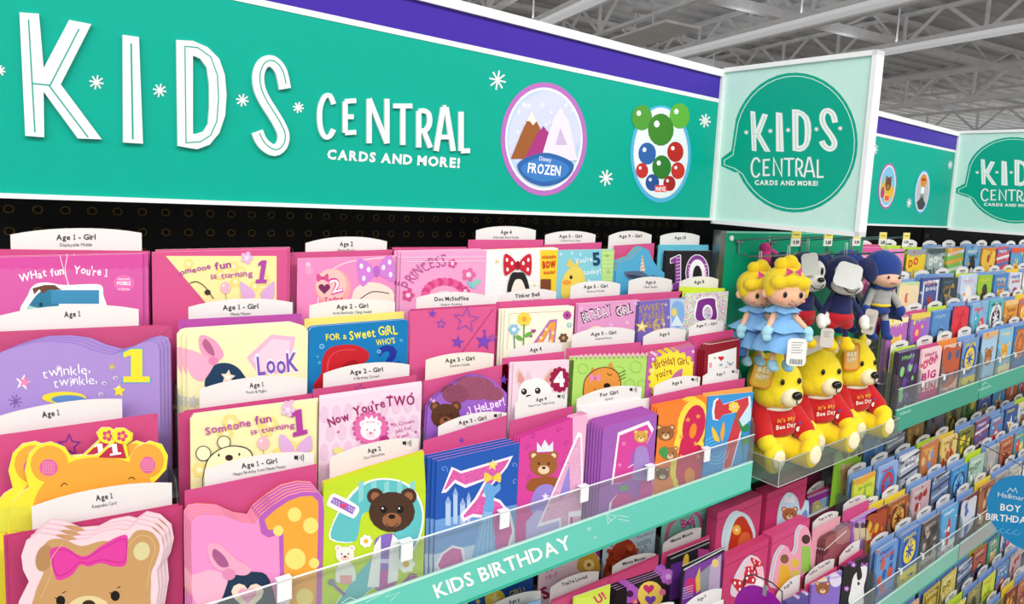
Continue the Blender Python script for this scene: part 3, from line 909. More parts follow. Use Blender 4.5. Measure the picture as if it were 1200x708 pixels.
def art(a):
    a.rect(705, 293, 720, 350, 'b9dc85'); a.star(711, 300, 4, '8fc65a'); a.star(713, 318, 4, '93c96a')
    for q in range(7): a.line([(706, 297 + q * 5), (719, 297 + q * 5)], .6, 'dff0c0')
    a.blob([(660, 350), (658, 332), (664, 318), (674, 312), (683, 318), (686, 335), (682, 350)], 'ecd25e'); a.blob([(664, 312), (668, 303), (672, 312)], 'e9cc52'); a.blob([(672, 312), (677, 305), (677, 314)], 'e9cc52'); a.ell(669, 325, 1.8, 2.4, '3a2a1c'); a.ell(664, 331, 5, 3, 'f09a3a'); a.ell(678, 338, 5, 8, 'f3dc74')
    a.text("You're", (674, 309), (694, 306), 5.5, 'e9f6fa', 1); a.text('5', (695, 311), (704, 310), 14, '24425c', 2); a.text('today!', (684, 322), (704, 320), 5.5, 'e9f6fa', 1)
    for x, y in ((657, 298), (670, 297), (690, 329), (700, 334), (680, 298)): a.burst(x, y, 1.8, 'f2fbfd', 6, .5)
card('pale blue card reading You\'re 5 today beside a green strip', Y1, [(654, 294), (720, 292.5)], '86cbdc', Z1, art, 2, (-.002, .001))
tab('white divider tab reading Age 9 - Girl above the narwhal card', .967, (713.5, 276.5), (763.7, 275.4), 5.5, Z1, 'Age 9 - Girl', '', hh=3.6)
envelope('plain pink envelope slanting behind the narwhal card', .957, (720, 288), (767, 285), 'd4548c', Z1)
def art(a):
    a.blob([(731, 320), (736, 318), (750, 318), (758, 322), (766, 328), (755, 328), (744, 326), (736, 327)], '5d6a86'); a.blob([(734, 322), (748, 323), (756, 327), (744, 328)], '39405c'); a.poly([(750, 317), (752.5, 298), (756, 318)], 'f0d9c0')
    for q in range(4): a.line([(750.6 + q * .3, 315 - q * 4), (755.5 - q * .5, 313 - q * 4)], 1, 'd97f4a')
    a.line([(763, 323), (770, 324)], 1, '4d5a8a')
card('light blue die-cut card with a grey narwhal', Y1, [(722, 318), (725, 308), (740, 303), (749, 293), (754, 291), (760, 293), (764, 303), (771, 314), (779, 320)], '54acd6', Z1, art, 3, (-.0045, .0018), back='e6c23c', bt='narwhal card')
tab('white divider tab reading Age 10 above the black card', .967, (774, 276.5), (820, 276.5), 4, Z1, 'Age 10', '', hh=3.6)
envelope('light blue envelope behind the black 10 card', .9562, (772, 288), (830.5, 288), '66bfd9', Z1, n=2)
def art(a):
    for c, b, ins in (('f5f5fa', 2, 0), ('8a3d9a', 2, .9)):
        a.poly([(785 + ins, 303 + ins), (796, 298 + ins), (798 - ins, 299 + ins), (798 - ins, 331), (803 - ins, 334), (803 - ins, 340), (787 + ins, 340), (787 + ins, 334), (791, 331), (791, 308), (785 + ins, 309 - ins)], c)
        a.ell(817, 320, 14 - ins, 22 - ins, c); 
    a.ell(817, 321, 10, 17, 'f5f5fa')
    for q in range(8): a.line([(792, 303 + q * 4), (797.5, 302 + q * 4)], 1.1, 'e6b8e0')
    for q in range(7): a.line([(806, 310 + q * 4), (809, 310 + q * 4)], 1.1, 'e6b8e0'); a.line([(825, 310 + q * 4), (828.5, 310 + q * 4)], 1.1, 'e6b8e0')
    a.ell(817, 324, 5.5, 13, '1b1b24')
card('black card with a large purple and white number 10', Y1, [(780.5, 294), (834.5, 294)], '1a1a24', Z1, art, 2, (-.002, .0005))

# row two ---------------------------------------------------------------------
tab('white divider tab reading Age 1 above the lilac twinkle card', .921, (-14, 374), (162.4, 362.4), 10, Z2, 'Age 1', '', hh=6.2, tx=.56)
envelope('pink envelope behind the lilac twinkle card', .910, (-14, 391), (201.5, 381.5), 'c8507f', Z2, n=2, d=(-.008, .001))
def art(a):
    a.text('twinkle,', (50, 443), (106, 437), 11, 'f6f2fb', 0, wave=.8); a.text('twinkle,', (63, 454), (114, 449), 11, 'f6f2fb', 0, wave=.8)
    a.text('1', (143, 449), (177, 449), 41, '53a8d8', 2); a.text('1', (144.5, 448), (175.5, 448), 39, 'f2e03a', 2)
    a.star(27, 448, 10, 'f0edf8', 10); a.star(28.5, 447.5, 8, 'e98ab9', 10); a.star(139.5, 458, 8, 'f0e03e', 5, .5); a.star(138, 454, 2, 'ffffff')
    a.ell(75, 466, 26, 7, 'f0dc3a'); a.ell(80, 468, 20, 5, '5f8fc8')
    for x, y, r, c in ((131, 430, 4.5, 'e0c866'), (69, 432, 4, 'f6f2fb'), (18, 470, 8, '7d5fa8'), (86, 447, 3, 'f6f2fb')): a.burst(x, y, r, c, 8, .9)
    for x, y in ((122, 449), (118, 462), (135, 443)): a.ell(x, y, 3.4, 2.6, 'cdc3dc', n=8); a.ell(x + .5, y + .5, 1.6, 1, '7e6f9a', n=6)
card('lilac wavy-topped card reading twinkle twinkle with a yellow 1', Y2, [(-14, 424), (3, 412), (20, 406.5), (40, 401.5), (65, 400.5), (90, 403), (110, 411), (130, 416), (148, 411), (163, 403), (175, 400), (184, 402), (187, 410)], 'ac8fd3', Z2, art, 4, (.004, .0012), back='9377bd', bt='lilac twinkle card')
tab('white divider tab reading Age 1 - Girl above the cream Look card', .921, (220.8, 360), (343, 354.5), 7, Z2, 'Age 1 - Girl', 'Minnie Mouse', hh=5.6)
envelope('purple envelope behind the cream Look card', .905, (208.7, 375), (354, 367.5), 'b84fa6', Z2)
def art(a):
    a.poly([(289, 419), (318, 392), (346, 395), (338, 436), (304, 440)], 'e9b6d4'); a.poly([(295, 421), (319, 397), (341, 399), (334, 431), (306, 435)], 'f3cfe0')
    a.text('LooK', (301, 440), (351, 436), 24, 'f7f0f8', 2, wave=.6); a.text('LooK', (302, 439), (350, 435), 21, '7a56b8', 1, wave=.6)
    a.blob([(243, 456), (244, 436), (256, 426), (272, 427), (284, 437), (290, 456)], '1d3c5c'); a.star(267, 442, 9, 'f6dcc6', 8, .5); a.star(267, 442, 4, 'ffffff', 8, .5)
    a.blob([(250, 423), (236, 414), (233, 396), (240, 393), (253, 400), (262, 415), (256, 423)], 'ec9fc0'); a.blob([(243, 413), (237, 403), (241, 397), (249, 407), (251, 417)], 'b5628c')
    a.blob([(250, 424), (234, 414), (219, 410), (218, 424), (224, 440), (236, 447), (246, 436)], 'f0aecb'); a.ell(250, 423, 6, 5, 'e387b2')
    a.star(226, 471, 8, 'cfcfc9', 10, .6, 7)
card('cream card reading Look with a pink bow and envelope', Y2, [(219, 395), (224, 389.5), (230, 388), (350, 380), (356, 382), (361, 388)], 'f3ecbc', Z2, art, 3, (-.0045, .0016), bt='cream Look card')
tab('white divider tab reading Age 2 - Girl above the blue sweet girl card', .921, (362.6, 358), (463, 354), 5.5, Z2, 'Age 2 - Girl', 'Ariel Bathtub Cling Inside!', hh=5)
envelope('yellow envelope behind the blue sweet girl card', .905, (357, 374), (473.5, 365), 'f2df78', Z2)
def art(a):
    a.text('FOR a', (382, 399), (406, 397), 7, 'eee33c', 1); a.text('Sweet GiRL', (410, 398), (466, 391), 10, 'f2e840', 1, wave=.5); a.text("WHO'S", (441, 405), (463, 402), 6.5, 'eee33c', 1)
    a.blob([(368, 455), (376, 438), (378, 420), (386, 408), (402, 404), (418, 405), (431, 412), (432, 420), (424, 428), (416, 440), (412, 455)], 'c61f2c'); a.blob([(392, 455), (396, 436), (404, 426), (415, 422), (420, 428), (408, 440), (404, 455)], 'a3131f'); a.curve([(384, 440), (386, 420), (398, 411), (416, 410)], 1.2, 'e0474e'); a.curve([(378, 452), (382, 436), (384, 424)], 1, 'e0474e')
    a.text('2', (446, 432), (470, 428), 24, '1c2f9a', 2)
    for x, y, r in ((377, 406, 3), (444, 412, 2.5), (374, 425, 1.6), (470, 399, 1.6), (372, 418, 1.2)): a.ell(x, y, r, r, '8fd0ea', n=10); a.ell(x, y, r * .7, r * .7, '2a8cc6', n=10)
card('blue round-cornered card reading For a Sweet Girl Who\'s 2', Y2, [(362, 388), (365, 384), (372, 382.5), (474, 374.5), (479, 376.5), (481, 381)], '0e79b8', Z2, art, 2, (-.002, .001))
tab('white divider tab above the starred pink envelope', .917, (488, 349), (570.4, 346.5), 5.5, Z2, 'Doc McStuffins', 'Sticker Activity', hh=4.6)
def art(a):
    a.line([(479, 364), (479, 452)], .6, 'b8386f'); a.line([(578, 362), (541, 413)], .8, 'b8386f')
    for x, y, r, c in ((506.5, 367.5, 5.2, '7b46b8'), (536, 401, 8, '7b46b8'), (567, 400, 11, '7b46b8'), (567.5, 388, 2.6, '7b46b8')): a.star(x, y, r, c, 8)
    for x, y, r in ((546, 375, 15), (517, 379.5, 5.5), (577, 396, 4.5)):
        pts = []
        for k in range(10):
            q = math.radians(6 - 90) + math.pi * k / 5; rr = r if k % 2 == 0 else r * .42
            pts.append((x + rr * math.cos(q), y + rr * math.sin(q)))
        a.line(pts, 1.1, '8a58c0', True)
envelope('bright pink envelope printed with purple stars, second row middle', Y2, (479, 365), (581.5, 358.5), 'd95a90', Z2, False, art)
envelope('pink envelope behind the purple-starred envelope', .902, (481, 362.5), (583.5, 356), 'c94a80', Z2)
tab('white divider tab above the cream 4 card', .921, (584, 347.5), (652, 342), 6, Z2, 'Tinker Bell', 'Tinker Fragrance Sampler', hh=4.2)
envelope('pink envelope behind the cream card with an orange and purple 4', .905, (582, 354), (668, 349.5), 'd4548c', Z2)
def art(a):
    a.line([(597, 368), (668, 364)], .5, 'c9b07a'); a.line([(597, 368), (594, 410)], .5, 'c9b07a')
    a.poly([(618, 412), (644, 375), (653, 374), (649, 412), (641, 412), (644, 388), (630, 412)], 'b86fb4'); a.poly([(622, 412), (645, 378), (651, 377), (647, 412), (643, 412), (646, 384), (628, 412)], 'f0a445')
    for x, y in ((640, 386), (634, 396), (648, 390), (645, 400)): a.ell(x, y, 1.8, 2, 'fbe0a0', n=8)
    a.flower(664.5, 369.5, 5.5, 'c04a9c', '7a2d80', 8); a.flower(667, 381, 3.5, '9ccbe0', 'f2e07a', 6); a.heart(625, 388, 3, 'a83c90'); a.heart(622, 394, 2, 'a83c90')
    a.flower(614, 374, 9, 'ecd24e', 'e8a83a', 7); a.line([(614, 380), (613, 410)], 1.6, '5f9e3a'); a.ell(619, 392, 5, 2.6, '6fae4a', -30); a.ell(608, 396, 5, 2.6, '6fae4a', 30); a.flower(602, 386, 7, '8fc3dd', 'f4f0ff', 6); a.line([(602, 392), (603, 410)], 1.4, '4f8e7a'); a.flower(660, 396, 6, '6a4a3a', 'c89a6a', 6)
card('cream card with a tall orange and purple number 4 and flowers', Y2, [(592, 363.5), (673, 359)], 'f4f0dc', Z2, art, 3, (-.004, .0008), bt='cream number 4 card')
tab('white divider tab reading Age 5 - Girl above the Birthday Girl card', .921, (669, 335.5), (727, 333), 5, Z2, 'Age 5 - Girl', 'Surprise Friends', hh=3.8)
envelope('pink envelope behind the lilac Birthday Girl card', .905, (668, 350.5), (737, 345.3), 'd4548c', Z2)
def art(a):
    a.text('BIRTHDAY', (683, 378), (718, 369), 12, '2b2230', 2, wave=.6); a.text('GiRL', (722, 370), (742, 367), 11, '2b2230', 2, wave=.6)
    a.text('BIRTHDAY', (684, 377.5), (717, 368.5), 10.5, 'fbeef6', 0, wave=.6); a.text('GiRL', (723, 369.5), (741, 366.5), 9.5, 'fbeef6', 0, wave=.6)
    a.blob([(684, 400), (687, 388), (698, 382), (708, 386), (712, 400)], 'f0e3cc'); a.ell(693, 393, 3.5, 5, 'b98f6a')
    for x, y in ((681, 362), (700, 361), (735, 378), (716, 381), (745, 356), (727, 359)): a.burst(x, y, 2.6, 'fbeaf4', 4, .6)
card('lilac pink card reading Birthday Girl in outlined letters', Y2, [(677.7, 356.5), (750, 352)], 'e39ccb', Z2, art, 2, (-.002, .001))
tab('white divider tab reading Age 6 above the purple sweet card', .921, (737, 329.4), (787.6, 328.4), 4.5, Z2, 'Age 6', 'Music Inside', hh=3.8)
envelope('pink envelope behind the purple sweet sparkle card', .905, (737, 345), (799.7, 341), 'd4548c', Z2)
def art(a):
    a.rect(785, 350, 803, 395, 'b9cbe9'); a.blob([(787, 360), (792, 353), (800, 356), (802, 370), (796, 384), (788, 380)], '7fb0e2'); a.ell(790, 366, 3, 5, 'ead060'); a.poly([(786, 382), (793, 369), (801, 382)], 'dfe9f6')
    for i, t in enumerate(('SWEET', 'SPARKLE', 'SO')): a.text(t, (749 + i * 4, 366 + i * 9), (779, 362 + i * 9), 7, 'b89a6a', 1, wave=.5)
    a.text('6!', (765, 388), (780, 386), 13, 'c7a873', 2)
    a.star(752, 383, 8, 'efd565', 6); a.star(752, 383, 4, 'fdf0b0', 6)
    for x, y in ((780, 357), (783, 372), (778, 380)): a.burst(x, y, 2, 'f6f4ff', 4, .6)
card('purple card reading SWEET SPARKLE SO 6 in gold lettering', Y2, [(745.5, 354), (803, 348.5)], '7d68bd', Z2, art, 1)
tab('white divider tab reading Age 8 above the silver glitter card', .921, (796.5, 330.5), (842, 327.5), 5, Z2, 'Age 8', '', hh=3.8)
envelope('lime green envelope behind the silver glitter card', .905, (796.5, 336), (849.5, 338), 'd3e83c', Z2, False)
def art(a):
    for c, i in (('f6f6f8', 0), ('7b2a86', 1.6)): a.blob([(815 + i, 375), (815 + i, 358 + i), (820, 350 + i), (836, 348 + i), (840 - i, 356 + i), (840 - i, 375)], c)
    a.ell(829, 366, 6, 9, 'f6f6f8'); a.ell(829, 367, 4.6, 7.5, 'b8a8b6', kind='foil')
card('silver glitter card with a purple rounded number outlined in white', Y2, [(803, 344), (853.7, 341.5)], 'b9b3b0', Z2, art, 1)
for o_ in [x for x in bpy.data.objects if x.get('label', '').startswith('silver glitter card')]:
    o_.data.materials[0] = mat('bdb6b2', 'foil')

# row three -------------------------------------------------------------------
tab('white divider tab reading Age 1 above the two party bear cards', .876, (-14, 492), (143, 467.7), 7, Z3, 'Age 1', '', hh=6.6, tx=.47)
def art(a):
    pts = []
    for k in range(10):
        q = math.radians(-90) + math.pi * k / 5; rr = 13 if k % 2 == 0 else 6
        pts.append((81 + rr * math.cos(q), 522 + rr * math.sin(q)))
    a.line(pts, 1.8, '7a2f8f', True)
envelope('pink envelope with a purple star behind the party bear cards', .862, (-14, 512), (185, 484.5), 'd04f82', Z3, True, art)
YB, OB, BR = 'f2e53c', 'eda93f', 'd88f32'
bearp = [(8, 640), (10, 606), (14, 590), (24, 578), (34, 572), (29, 552), (34, 532), (45, 521), (60, 518), (76, 524), (84, 536), (100, 534), (115, 533), (133, 516), (130, 508), (136, 502), (146, 502), (156, 508), (155, 516), (148, 521), (151, 536), (160, 524), (176, 517), (190, 521), (197, 534), (195, 550), (186, 560), (180, 566), (190, 585), (196, 610), (196, 640)]
def art(a):
    a.blob([(34, 640), (38, 596), (50, 568), (82, 542), (115, 536), (150, 541), (172, 556), (186, 590), (190, 640)], OB)
    a.ell(58, 544, 22, 22, OB); a.ell(172, 540, 20, 20, OB); a.ell(57, 548, 11, 10, 'e0679f'); a.ell(173, 545, 9, 10, 'e0679f')
    for x0, y0 in ((57, 548), (173, 545)):
        for q in range(-2, 3): a.line([(x0 + q * 3, y0 - 7), (x0 + q * 3, y0 + 7)], .5, 'f0a3c4'); a.line([(x0 - 7, y0 + q * 3), (x0 + 7, y0 + q * 3)], .5, 'f0a3c4')
    a.poly([(115, 536), (141, 512), (148, 537)], 'bf2e48'); a.text('1', (129, 534), (142, 532), 13, 'ffffff', 2)
    a.ell(143, 511, 11, 9, YB); a.flower(143, 511, 7, 'd5487c', 'f2c23c', 5)
    a.curve([(71, 570), (75, 566), (79, 568)], 1, '6a4420'); a.curve([(150, 561), (155, 559), (158, 562)], 1, '6a4420')
    a.blob([(37, 612), (44, 590), (60, 584), (92, 582), (100, 596), (90, 640), (40, 640)], 'e39a3c')
    a.rect(12, 594, 38, 622, 'e3e04a')
card('yellow-edged die-cut bear card wearing a red number 1 party hat', Y3 - .001, bearp, YB, Z3, art, 2, (-.012, .001), blab='second yellow bear card with party hat just behind the front bear')
tab('white divider tab reading Age 1 above the cream Someone fun card', .876, (234, 456.5), (360, 444), 8, Z3, 'Age 1', 'Pooh & Piglet', hh=5.4, tx=.53)
envelope('pink envelope behind the cream Someone fun card', .862, (209, 484.5), (366, 463), 'c94a80', Z3, n=2, d=(.006, .001))
def art(a):
    rng = random.Random(3)
    for k in range(14): a.flower(232 + rng.random() * 125, 492 + rng.random() * 70, 10, 'efdc88', 'f7efc4', 6)
    a.text('Someone', (241, 509), (294, 498), 8.5, 'bb5aa2', 1, wave=.6); a.text('fun', (299, 497), (318, 494), 9, 'a8459b', 1); a.text('is turning', (294, 509), (345, 500), 6, 'bb5aa2', 1, wave=.4)
    a.text('1', (343, 512), (360, 508), 30, 'b13f9c', 2, slant=.15); a.flower(337, 480, 9, 'e6c0dc', 'f2dbea', 5)
    # cream outlined teddy and a lilac ear
    for x, y, r in ((238, 531, 9), (262, 518, 8)): a.ell(x, y, r, r, '4a4038'); a.ell(x, y, r - 1, r - 1, 'f6efc4')
    a.blob([(240, 575), (240, 545), (250, 530), (268, 522), (288, 524), (296, 534), (290, 548), (284, 575)], '4a4038'); a.blob([(241, 575), (241, 546), (251, 531), (268, 523.3), (287, 525.3), (294.5, 534), (289, 548), (283, 575)], 'f6efc4')
    a.ell(268, 536, 4.6, 3.6, '3c2226'); a.ell(256, 533, 1.2, 1.8, '3a2a20'); a.ell(280, 532, 1.2, 1.8, '3a2a20'); a.balloon(308, 519, 8, 'f0b8c8')
    a.blob([(327, 512), (331, 509), (341, 519), (344, 532), (330, 530)], 'dcaede'); a.blob([(364, 511), (360, 511), (350, 521), (346, 531), (364, 527)], 'dcaede')
card('cream flowered card reading Someone fun is turning 1, third row', Y3, [(223, 490), (371, 471)], 'f5ecb4', Z3, art, 3, (.002, .0014), bt='cream Someone fun card')
tab('white divider tab reading Age 2 - Girl above the Now You\'re Two card', .876, (379, 438), (480, 427.5), 7, Z3, 'Age 2 - Girl', 'A Birthday Crown!', hh=5.2)
def art(a): a.star(422, 456, 7, '8a3f90', 4); a.star(422, 456, 5, 'c8507f', 4)
envelope('pink envelope with a small purple star behind the Now You\'re Two card', .862, (367, 456.5), (488, 439.5), 'c8507f', Z3, False, art)
def art(a):
    for i in range(9):
        for j in range(4): a.ell(380 + i * 14 + (j % 2) * 7, 486 + j * 22 - i * 1.8, 5, 10, 'e9c6de')
    a.text('Now', (386, 500), (410, 491), 10, '9c1f66', 1, wave=.5); a.text("You're", (415, 487), (452, 477), 10, '9c1f66', 1, wave=.5); a.text('TWO', (453, 476), (486, 474), 11, '9c1f66', 1)
    for k in range(18):
        t = 2 * math.pi * k / 18; a.ell(434 + 19 * math.cos(t), 502 + 18 * math.sin(t), 3, 3, 'd65a9c', n=6)
    a.ell(434, 502, 18.5, 17.5, 'e070ac'); a.bear(434, 505, 12, 'fbf0f5', 'f7d9e6', 'b86a86'); a.poly([(426, 494), (428, 487), (432, 491), (435, 486), (438, 491), (442, 487), (442, 494)], 'fbf0f5')
    for i, t in enumerate(('A Crown', 'Just for', 'You!')): a.text(t, (461 + i * 2, 500 + i * 7.5), (485 - i * 3, 495 + i * 7.5), 4.2, 'c04a8c', 0)
    for x, y in ((396, 506), (457, 464), (487, 506), (459, 497), (482, 461)): a.star(x, y, 2, 'c0297c')
    a.ell(396, 528, 6, 4, 'e3e08c'); a.ell(450, 515, 6, 5, 'b0347c')
card('pale pink card reading Now You\'re Two with a crowned teddy', Y3, [(374.5, 468.5), (494.5, 451)], 'f3d7e7', Z3, art, 3, (.001, .0016), bt="Now You're Two card")
tab('cream divider tab reading Age 3 - Girl above the purple helper card', .876, (499, 422), (578.8, 415), 5, Z3, 'Age 3 - Girl', 'Stickers Inside', hh=4.6, col='efe9dd')
def art(a): a.star(545, 447, 7, '8a4fb0', 0); a.star(590, 445, 6, '7b46b8', 10)
envelope('pink envelope behind the purple Helper card with glitter hat', .862, (496, 447), (596, 426), 'd4548c', Z3, False, art)
def art(a):
    a.ell(556, 455, 24, 14, '9c4f6c', kind='glitter'); a.ell(534, 462, 16, 11, '8f4563', kind='glitter'); a.ell(578, 462, 12, 9, '9c4f6c', kind='glitter')
    a.bear(522, 488, 17, '5a3320', '9a5f3a'); a.star(508, 470, 3, 'f3b3cf')
    a.blob([(545, 484), (556, 474), (575, 470), (594, 470), (595, 486), (560, 494), (548, 496)], 'a45fc6'); a.text('#1 HeLper!', (547, 487), (592, 474), 9, 'f4e6fa', 1, wave=.4)
card('purple die-cut Helper card with sparkling maroon hat', Y3, [(500, 492), (501, 478), (507, 468), (518, 460), (528, 453), (538, 446), (552, 440), (568, 441), (580, 447), (588, 455), (594, 461)], '9a62c4', Z3, art, 2, (-.002, .001), back='7c4aa8')
tab('white divider tab reading Age 4 above the white puppy card', .876, (597, 411.5), (659, 403.5), 5.5, Z3, 'Age 4', '', hh=4.4)
envelope('pink envelope behind the white puppy card', .862, (589, 420), (661.5, 412), 'd4548c', Z3)
def art(a):
    a.blob([(606, 450), (605, 438), (608, 432), (614, 440), (620, 450), (612, 455)], 'e6c2bc'); a.blob([(607.5, 448), (607, 440), (609, 436), (614, 444), (616, 450)], 'd99a92')
    a.blob([(636, 448), (640, 438), (646, 431), (648, 436), (644, 450), (640, 455)], 'e6c2bc'); a.blob([(638, 447), (642, 439), (646, 435), (646, 440), (642, 450)], 'd99a92')
    a.blob([(607, 470), (609, 455), (614, 447), (626, 443), (638, 446), (645, 454), (646, 466), (636, 476), (615, 476)], 'f4f0ef'); a.ell(614, 459, 3.4, 3.8, '33231c'); a.ell(630, 458, 3.4, 3.8, '33231c'); a.ell(613.2, 457.8, 1, 1, 'ffffff', n=6); a.ell(629.2, 456.8, 1, 1, 'ffffff', n=6); a.ell(620, 465, 4, 2.4, '33231c'); a.poly([(614, 446), (619, 434), (624, 444)], 'e9c3d3')
    for k in range(12): a.ell(655.5 + 9.2 * math.cos(k * math.pi / 6), 445 + 12 * math.sin(k * math.pi / 6), 3, 3.4, '9c1346', n=8)
    a.ell(655.5, 445, 9.5, 12.5, '9c1346'); a.text('4', (649, 453), (662, 452), 16, 'fdf3f6', 2)
card('pale pink card with a white big-eared puppy and maroon 4', Y3, [(602, 425.5), (672.6, 422)], 'efd3e2', Z3, art, 2, (-.005, .001))
tab('white divider tab reading Age 5 - Girl above the green spiral cat card', .876, (670.5, 393), (744, 387.5), 6.5, Z3, 'Age 5 - Girl', 'Surprise Notes', hh=4)
envelope('pink envelope behind the green spiral-bound cat card', .862, (664, 408.5), (751.5, 401), 'd4548c', Z3)
def art(a):
    for i in range(17): a.ell(670 + i * 5.5, 418 - i * .12, 2.1, 3.2, 'e7b9c4', n=8); a.ell(670 + i * 5.5, 420 - i * .12, 1, 1.4, '7aa04a', n=6)
    for x, y, r in ((683, 432, 6), (725, 436, 7), (745, 430, 7), (738, 450, 6), (752, 450, 5)): a.line([(x + r * math.cos(t), y + r * math.sin(t)) for t in [k * .9 for k in range(7)]], .5, '95c862', True)
    a.poly([(690, 440), (694, 430), (700, 436)], 'e0923c'); a.poly([(712, 428), (716, 424), (720, 434)], 'e0923c'); a.blob([(686, 470), (684, 448), (692, 436), (706, 430), (720, 433), (727, 444), (726, 460), (716, 472)], '6b4220'); a.blob([(687, 469), (685, 448), (693, 437), (706, 431), (719, 434), (726, 444), (725, 460), (715, 471)], 'e3953f')
    a.ell(711, 452, 4, 3.2, '201510'); a.bow(697, 443, 12, 10, 'e889b8', 'c55a93'); a.curve([(711, 437), (714, 440), (717, 438)], .9, '3a2212'); a.curve([(696, 455), (699, 458), (702, 456)], .9, '3a2212')
    for q in range(3): a.line([(724, 438 + q * 4), (733, 434 + q * 4)], .7, '3a2212')
card('green spiral-bound card with an orange cat wearing a pink bow', Y3, [(667.5, 417.5), (758.5, 415.5)], 'b2dc6e', Z3, art, 1)
tab('white divider tab reading Age 6 above the lilac and yellow card', .876, (754, 394.5), (803.7, 387.5), 6, Z3, 'Age 6', '', hh=3.8)
envelope('pink envelope behind the lilac Birthday Girl you\'re 6 card', .862, (751, 405), (813, 399), 'd4548c', Z3)
def art(a):
    for k in range(22):
        t = 2 * math.pi * k / 22; a.ell(789 + 27 * math.cos(t), 443 + 30 * math.sin(t), 3.3, 3.3, 'e3d53a', n=7)
    a.ell(789, 443, 27.5, 30.5, 'f2e23c'); a.text('BIrtHday', (768, 432), (792, 425), 9, 'a8542c', 1, wave=.5); a.text('GIrl,', (794, 428), (807, 426), 8, 'a8542c', 1); a.text("you're", (769, 444), (788, 438), 8, 'a8542c', 1); a.blob([(785, 448), (790, 438), (799, 432), (799, 440), (796, 450)], 'c46aa8')
    for x, y in ((765, 421), (812, 412), (768, 416), (813, 425), (764, 434)): a.star(x, y, 2.6, 'f0dcf2')
card('lilac card with a yellow scalloped circle reading Birthday Girl', Y3, [(759, 417.5), (814, 405)], 'c15fae', Z3, art, 3, (-.003, .002), back='edb53c', bt='lilac and yellow scalloped card')
tab('white divider tab reading Age 7 - Girl above the dark red card', .872, (807.8, 384), (848, 378), 6, Z3, 'Age 7 - Girl', '', hh=3.2)
envelope('thick pink envelope behind the dark red drawing card', .862, (808, 396), (859.6, 387.6), 'cf4780', Z3, n=2)
def art(a):
    a.line([(830, 404), (866, 397.5)], .6, 'e8c8c8'); a.poly([(830, 416), (863, 407), (862, 450), (828, 458)], 'f2f0f0')
    rng = random.Random(8)
    for k in range(9): a.star(832 + rng.random() * 26, 419 + rng.random() * 18, 1.8, rng.choice(['e36a6a', '6ab06a', 'e8b24a', '7a9ad8', 'b06ab8']))
    a.heart(845, 420, 3.4, 'cf2238'); a.rect(831, 425, 834, 431, 'e3a0a8'); a.curve([(852, 424), (856, 428), (859, 424)], .8, '4a8a5a')
card('dark red round-cornered card with a white drawing panel', Y3, [(826, 411), (828, 405), (832, 403), (863, 396), (866, 397), (867.7, 401)], '8c0f22', Z3, art, 3, (-.005, .0008), back='b8707a', bt='dark red drawing card')

# row four --------------------------------------------------------------------
tab('white divider tab reading Age 1 Keepsake Card, bottom left', .834, (37, 594), (201.4, 566), 8, Z4, 'Age 1', 'Keepsake Card', hh=6.4, tx=.52)
def art(a): a.star(104, 628, 7, '8a3f90', 10)
envelope('pink envelope behind the tan felt bear card', .822, (9, 630), (214, 592.5), 'c03f72', Z4, True, art, n=2, d=(-.003, .0015))
felt = [(14, 760), (22, 706), (34, 682), (27, 668), (25, 652), (31, 634), (45, 625), (62, 627), (80, 634), (102, 632), (118, 624), (138, 620), (148, 622), (160, 614), (176, 617), (189, 628), (192, 644), (188, 660), (184, 668), (186, 690), (181, 720), (176, 760)]
def art(a):
    B, D = 'c89a66', 'd8cf9c'
    a.blob([(36, 760), (40, 700), (52, 668), (46, 652), (56, 634), (74, 632), (95, 640), (120, 634), (146, 636), (160, 622), (178, 624), (187, 640), (182, 660), (177, 672), (176, 700), (168, 760)], B)
    a.ell(52, 654, 10, 16, 'b5875a', 15); a.ell(166, 646, 9.5, 11, D, 20)
    a.blob([(58, 648), (62, 642), (76, 641), (93, 651), (104, 650), (118, 640), (138, 629), (149, 628), (149, 646), (147, 662), (134, 664), (118, 660), (104, 664), (94, 662), (84, 674), (68, 680), (62, 668)], 'e03fa0', 'paper')
    a.line(smoothc([(62, 650), (76, 644), (94, 654), (104, 653), (120, 643), (146, 632), (145, 658), (120, 656), (104, 660), (92, 659), (82, 669), (67, 674)]), .8, 'b3207c', True)
    for x in (71, 135): a.ell(x, 704 - (x - 71) * .09, 5.4, 6, '17110f'); a.line([(x - 7, 700 - (x - 71) * .09), (x - 3, 702 - (x - 71) * .09)], 1, '17110f'); a.line([(x + 2, 695 - (x - 71) * .09), (x + 6, 693 - (x - 71) * .09)], 1, '17110f')
    a.ell(104, 716, 26, 18, 'e3cf9c'); a.ell(104, 709, 8, 6, '3a241c')
    # stitched edge
    a.line(smoothc([(48, 700), (60, 672), (60, 655), (74, 636)], False), .7, 'e2c58c'); a.line(smoothc([(150, 640), (162, 628), (176, 630), (182, 644), (176, 662), (172, 690)], False), .7, 'e2c58c')
card('tan felt bear die-cut card with a magenta stitched bow', Y4, felt, 'f0d3da', Z4, art, 4, (.0035, .0012), full=False, bt='tan felt bear card', back='e3b9c4')
tab('white divider tab reading Age 1 - Girl with sound symbol above the pink 1 card', .834, (240, 551), (368, 531), 7.5, Z4, 'Age 1 - Girl', 'Happy Birthday from Minnie Mouse', icon=True, hh=5.6)
envelope('pink envelope behind the pink and orange number 1 card', .826, (216.5, 575.5), (371.6, 544), 'cf5088', Z4, False)
ONE = [(225, 700), (224, 640), (224, 612), (229, 605), (240, 603), (262, 604), (282, 612), (298, 614), (305, 603), (322, 590), (338, 580), (356, 575.5), (372, 576), (379, 583), (380, 596)]
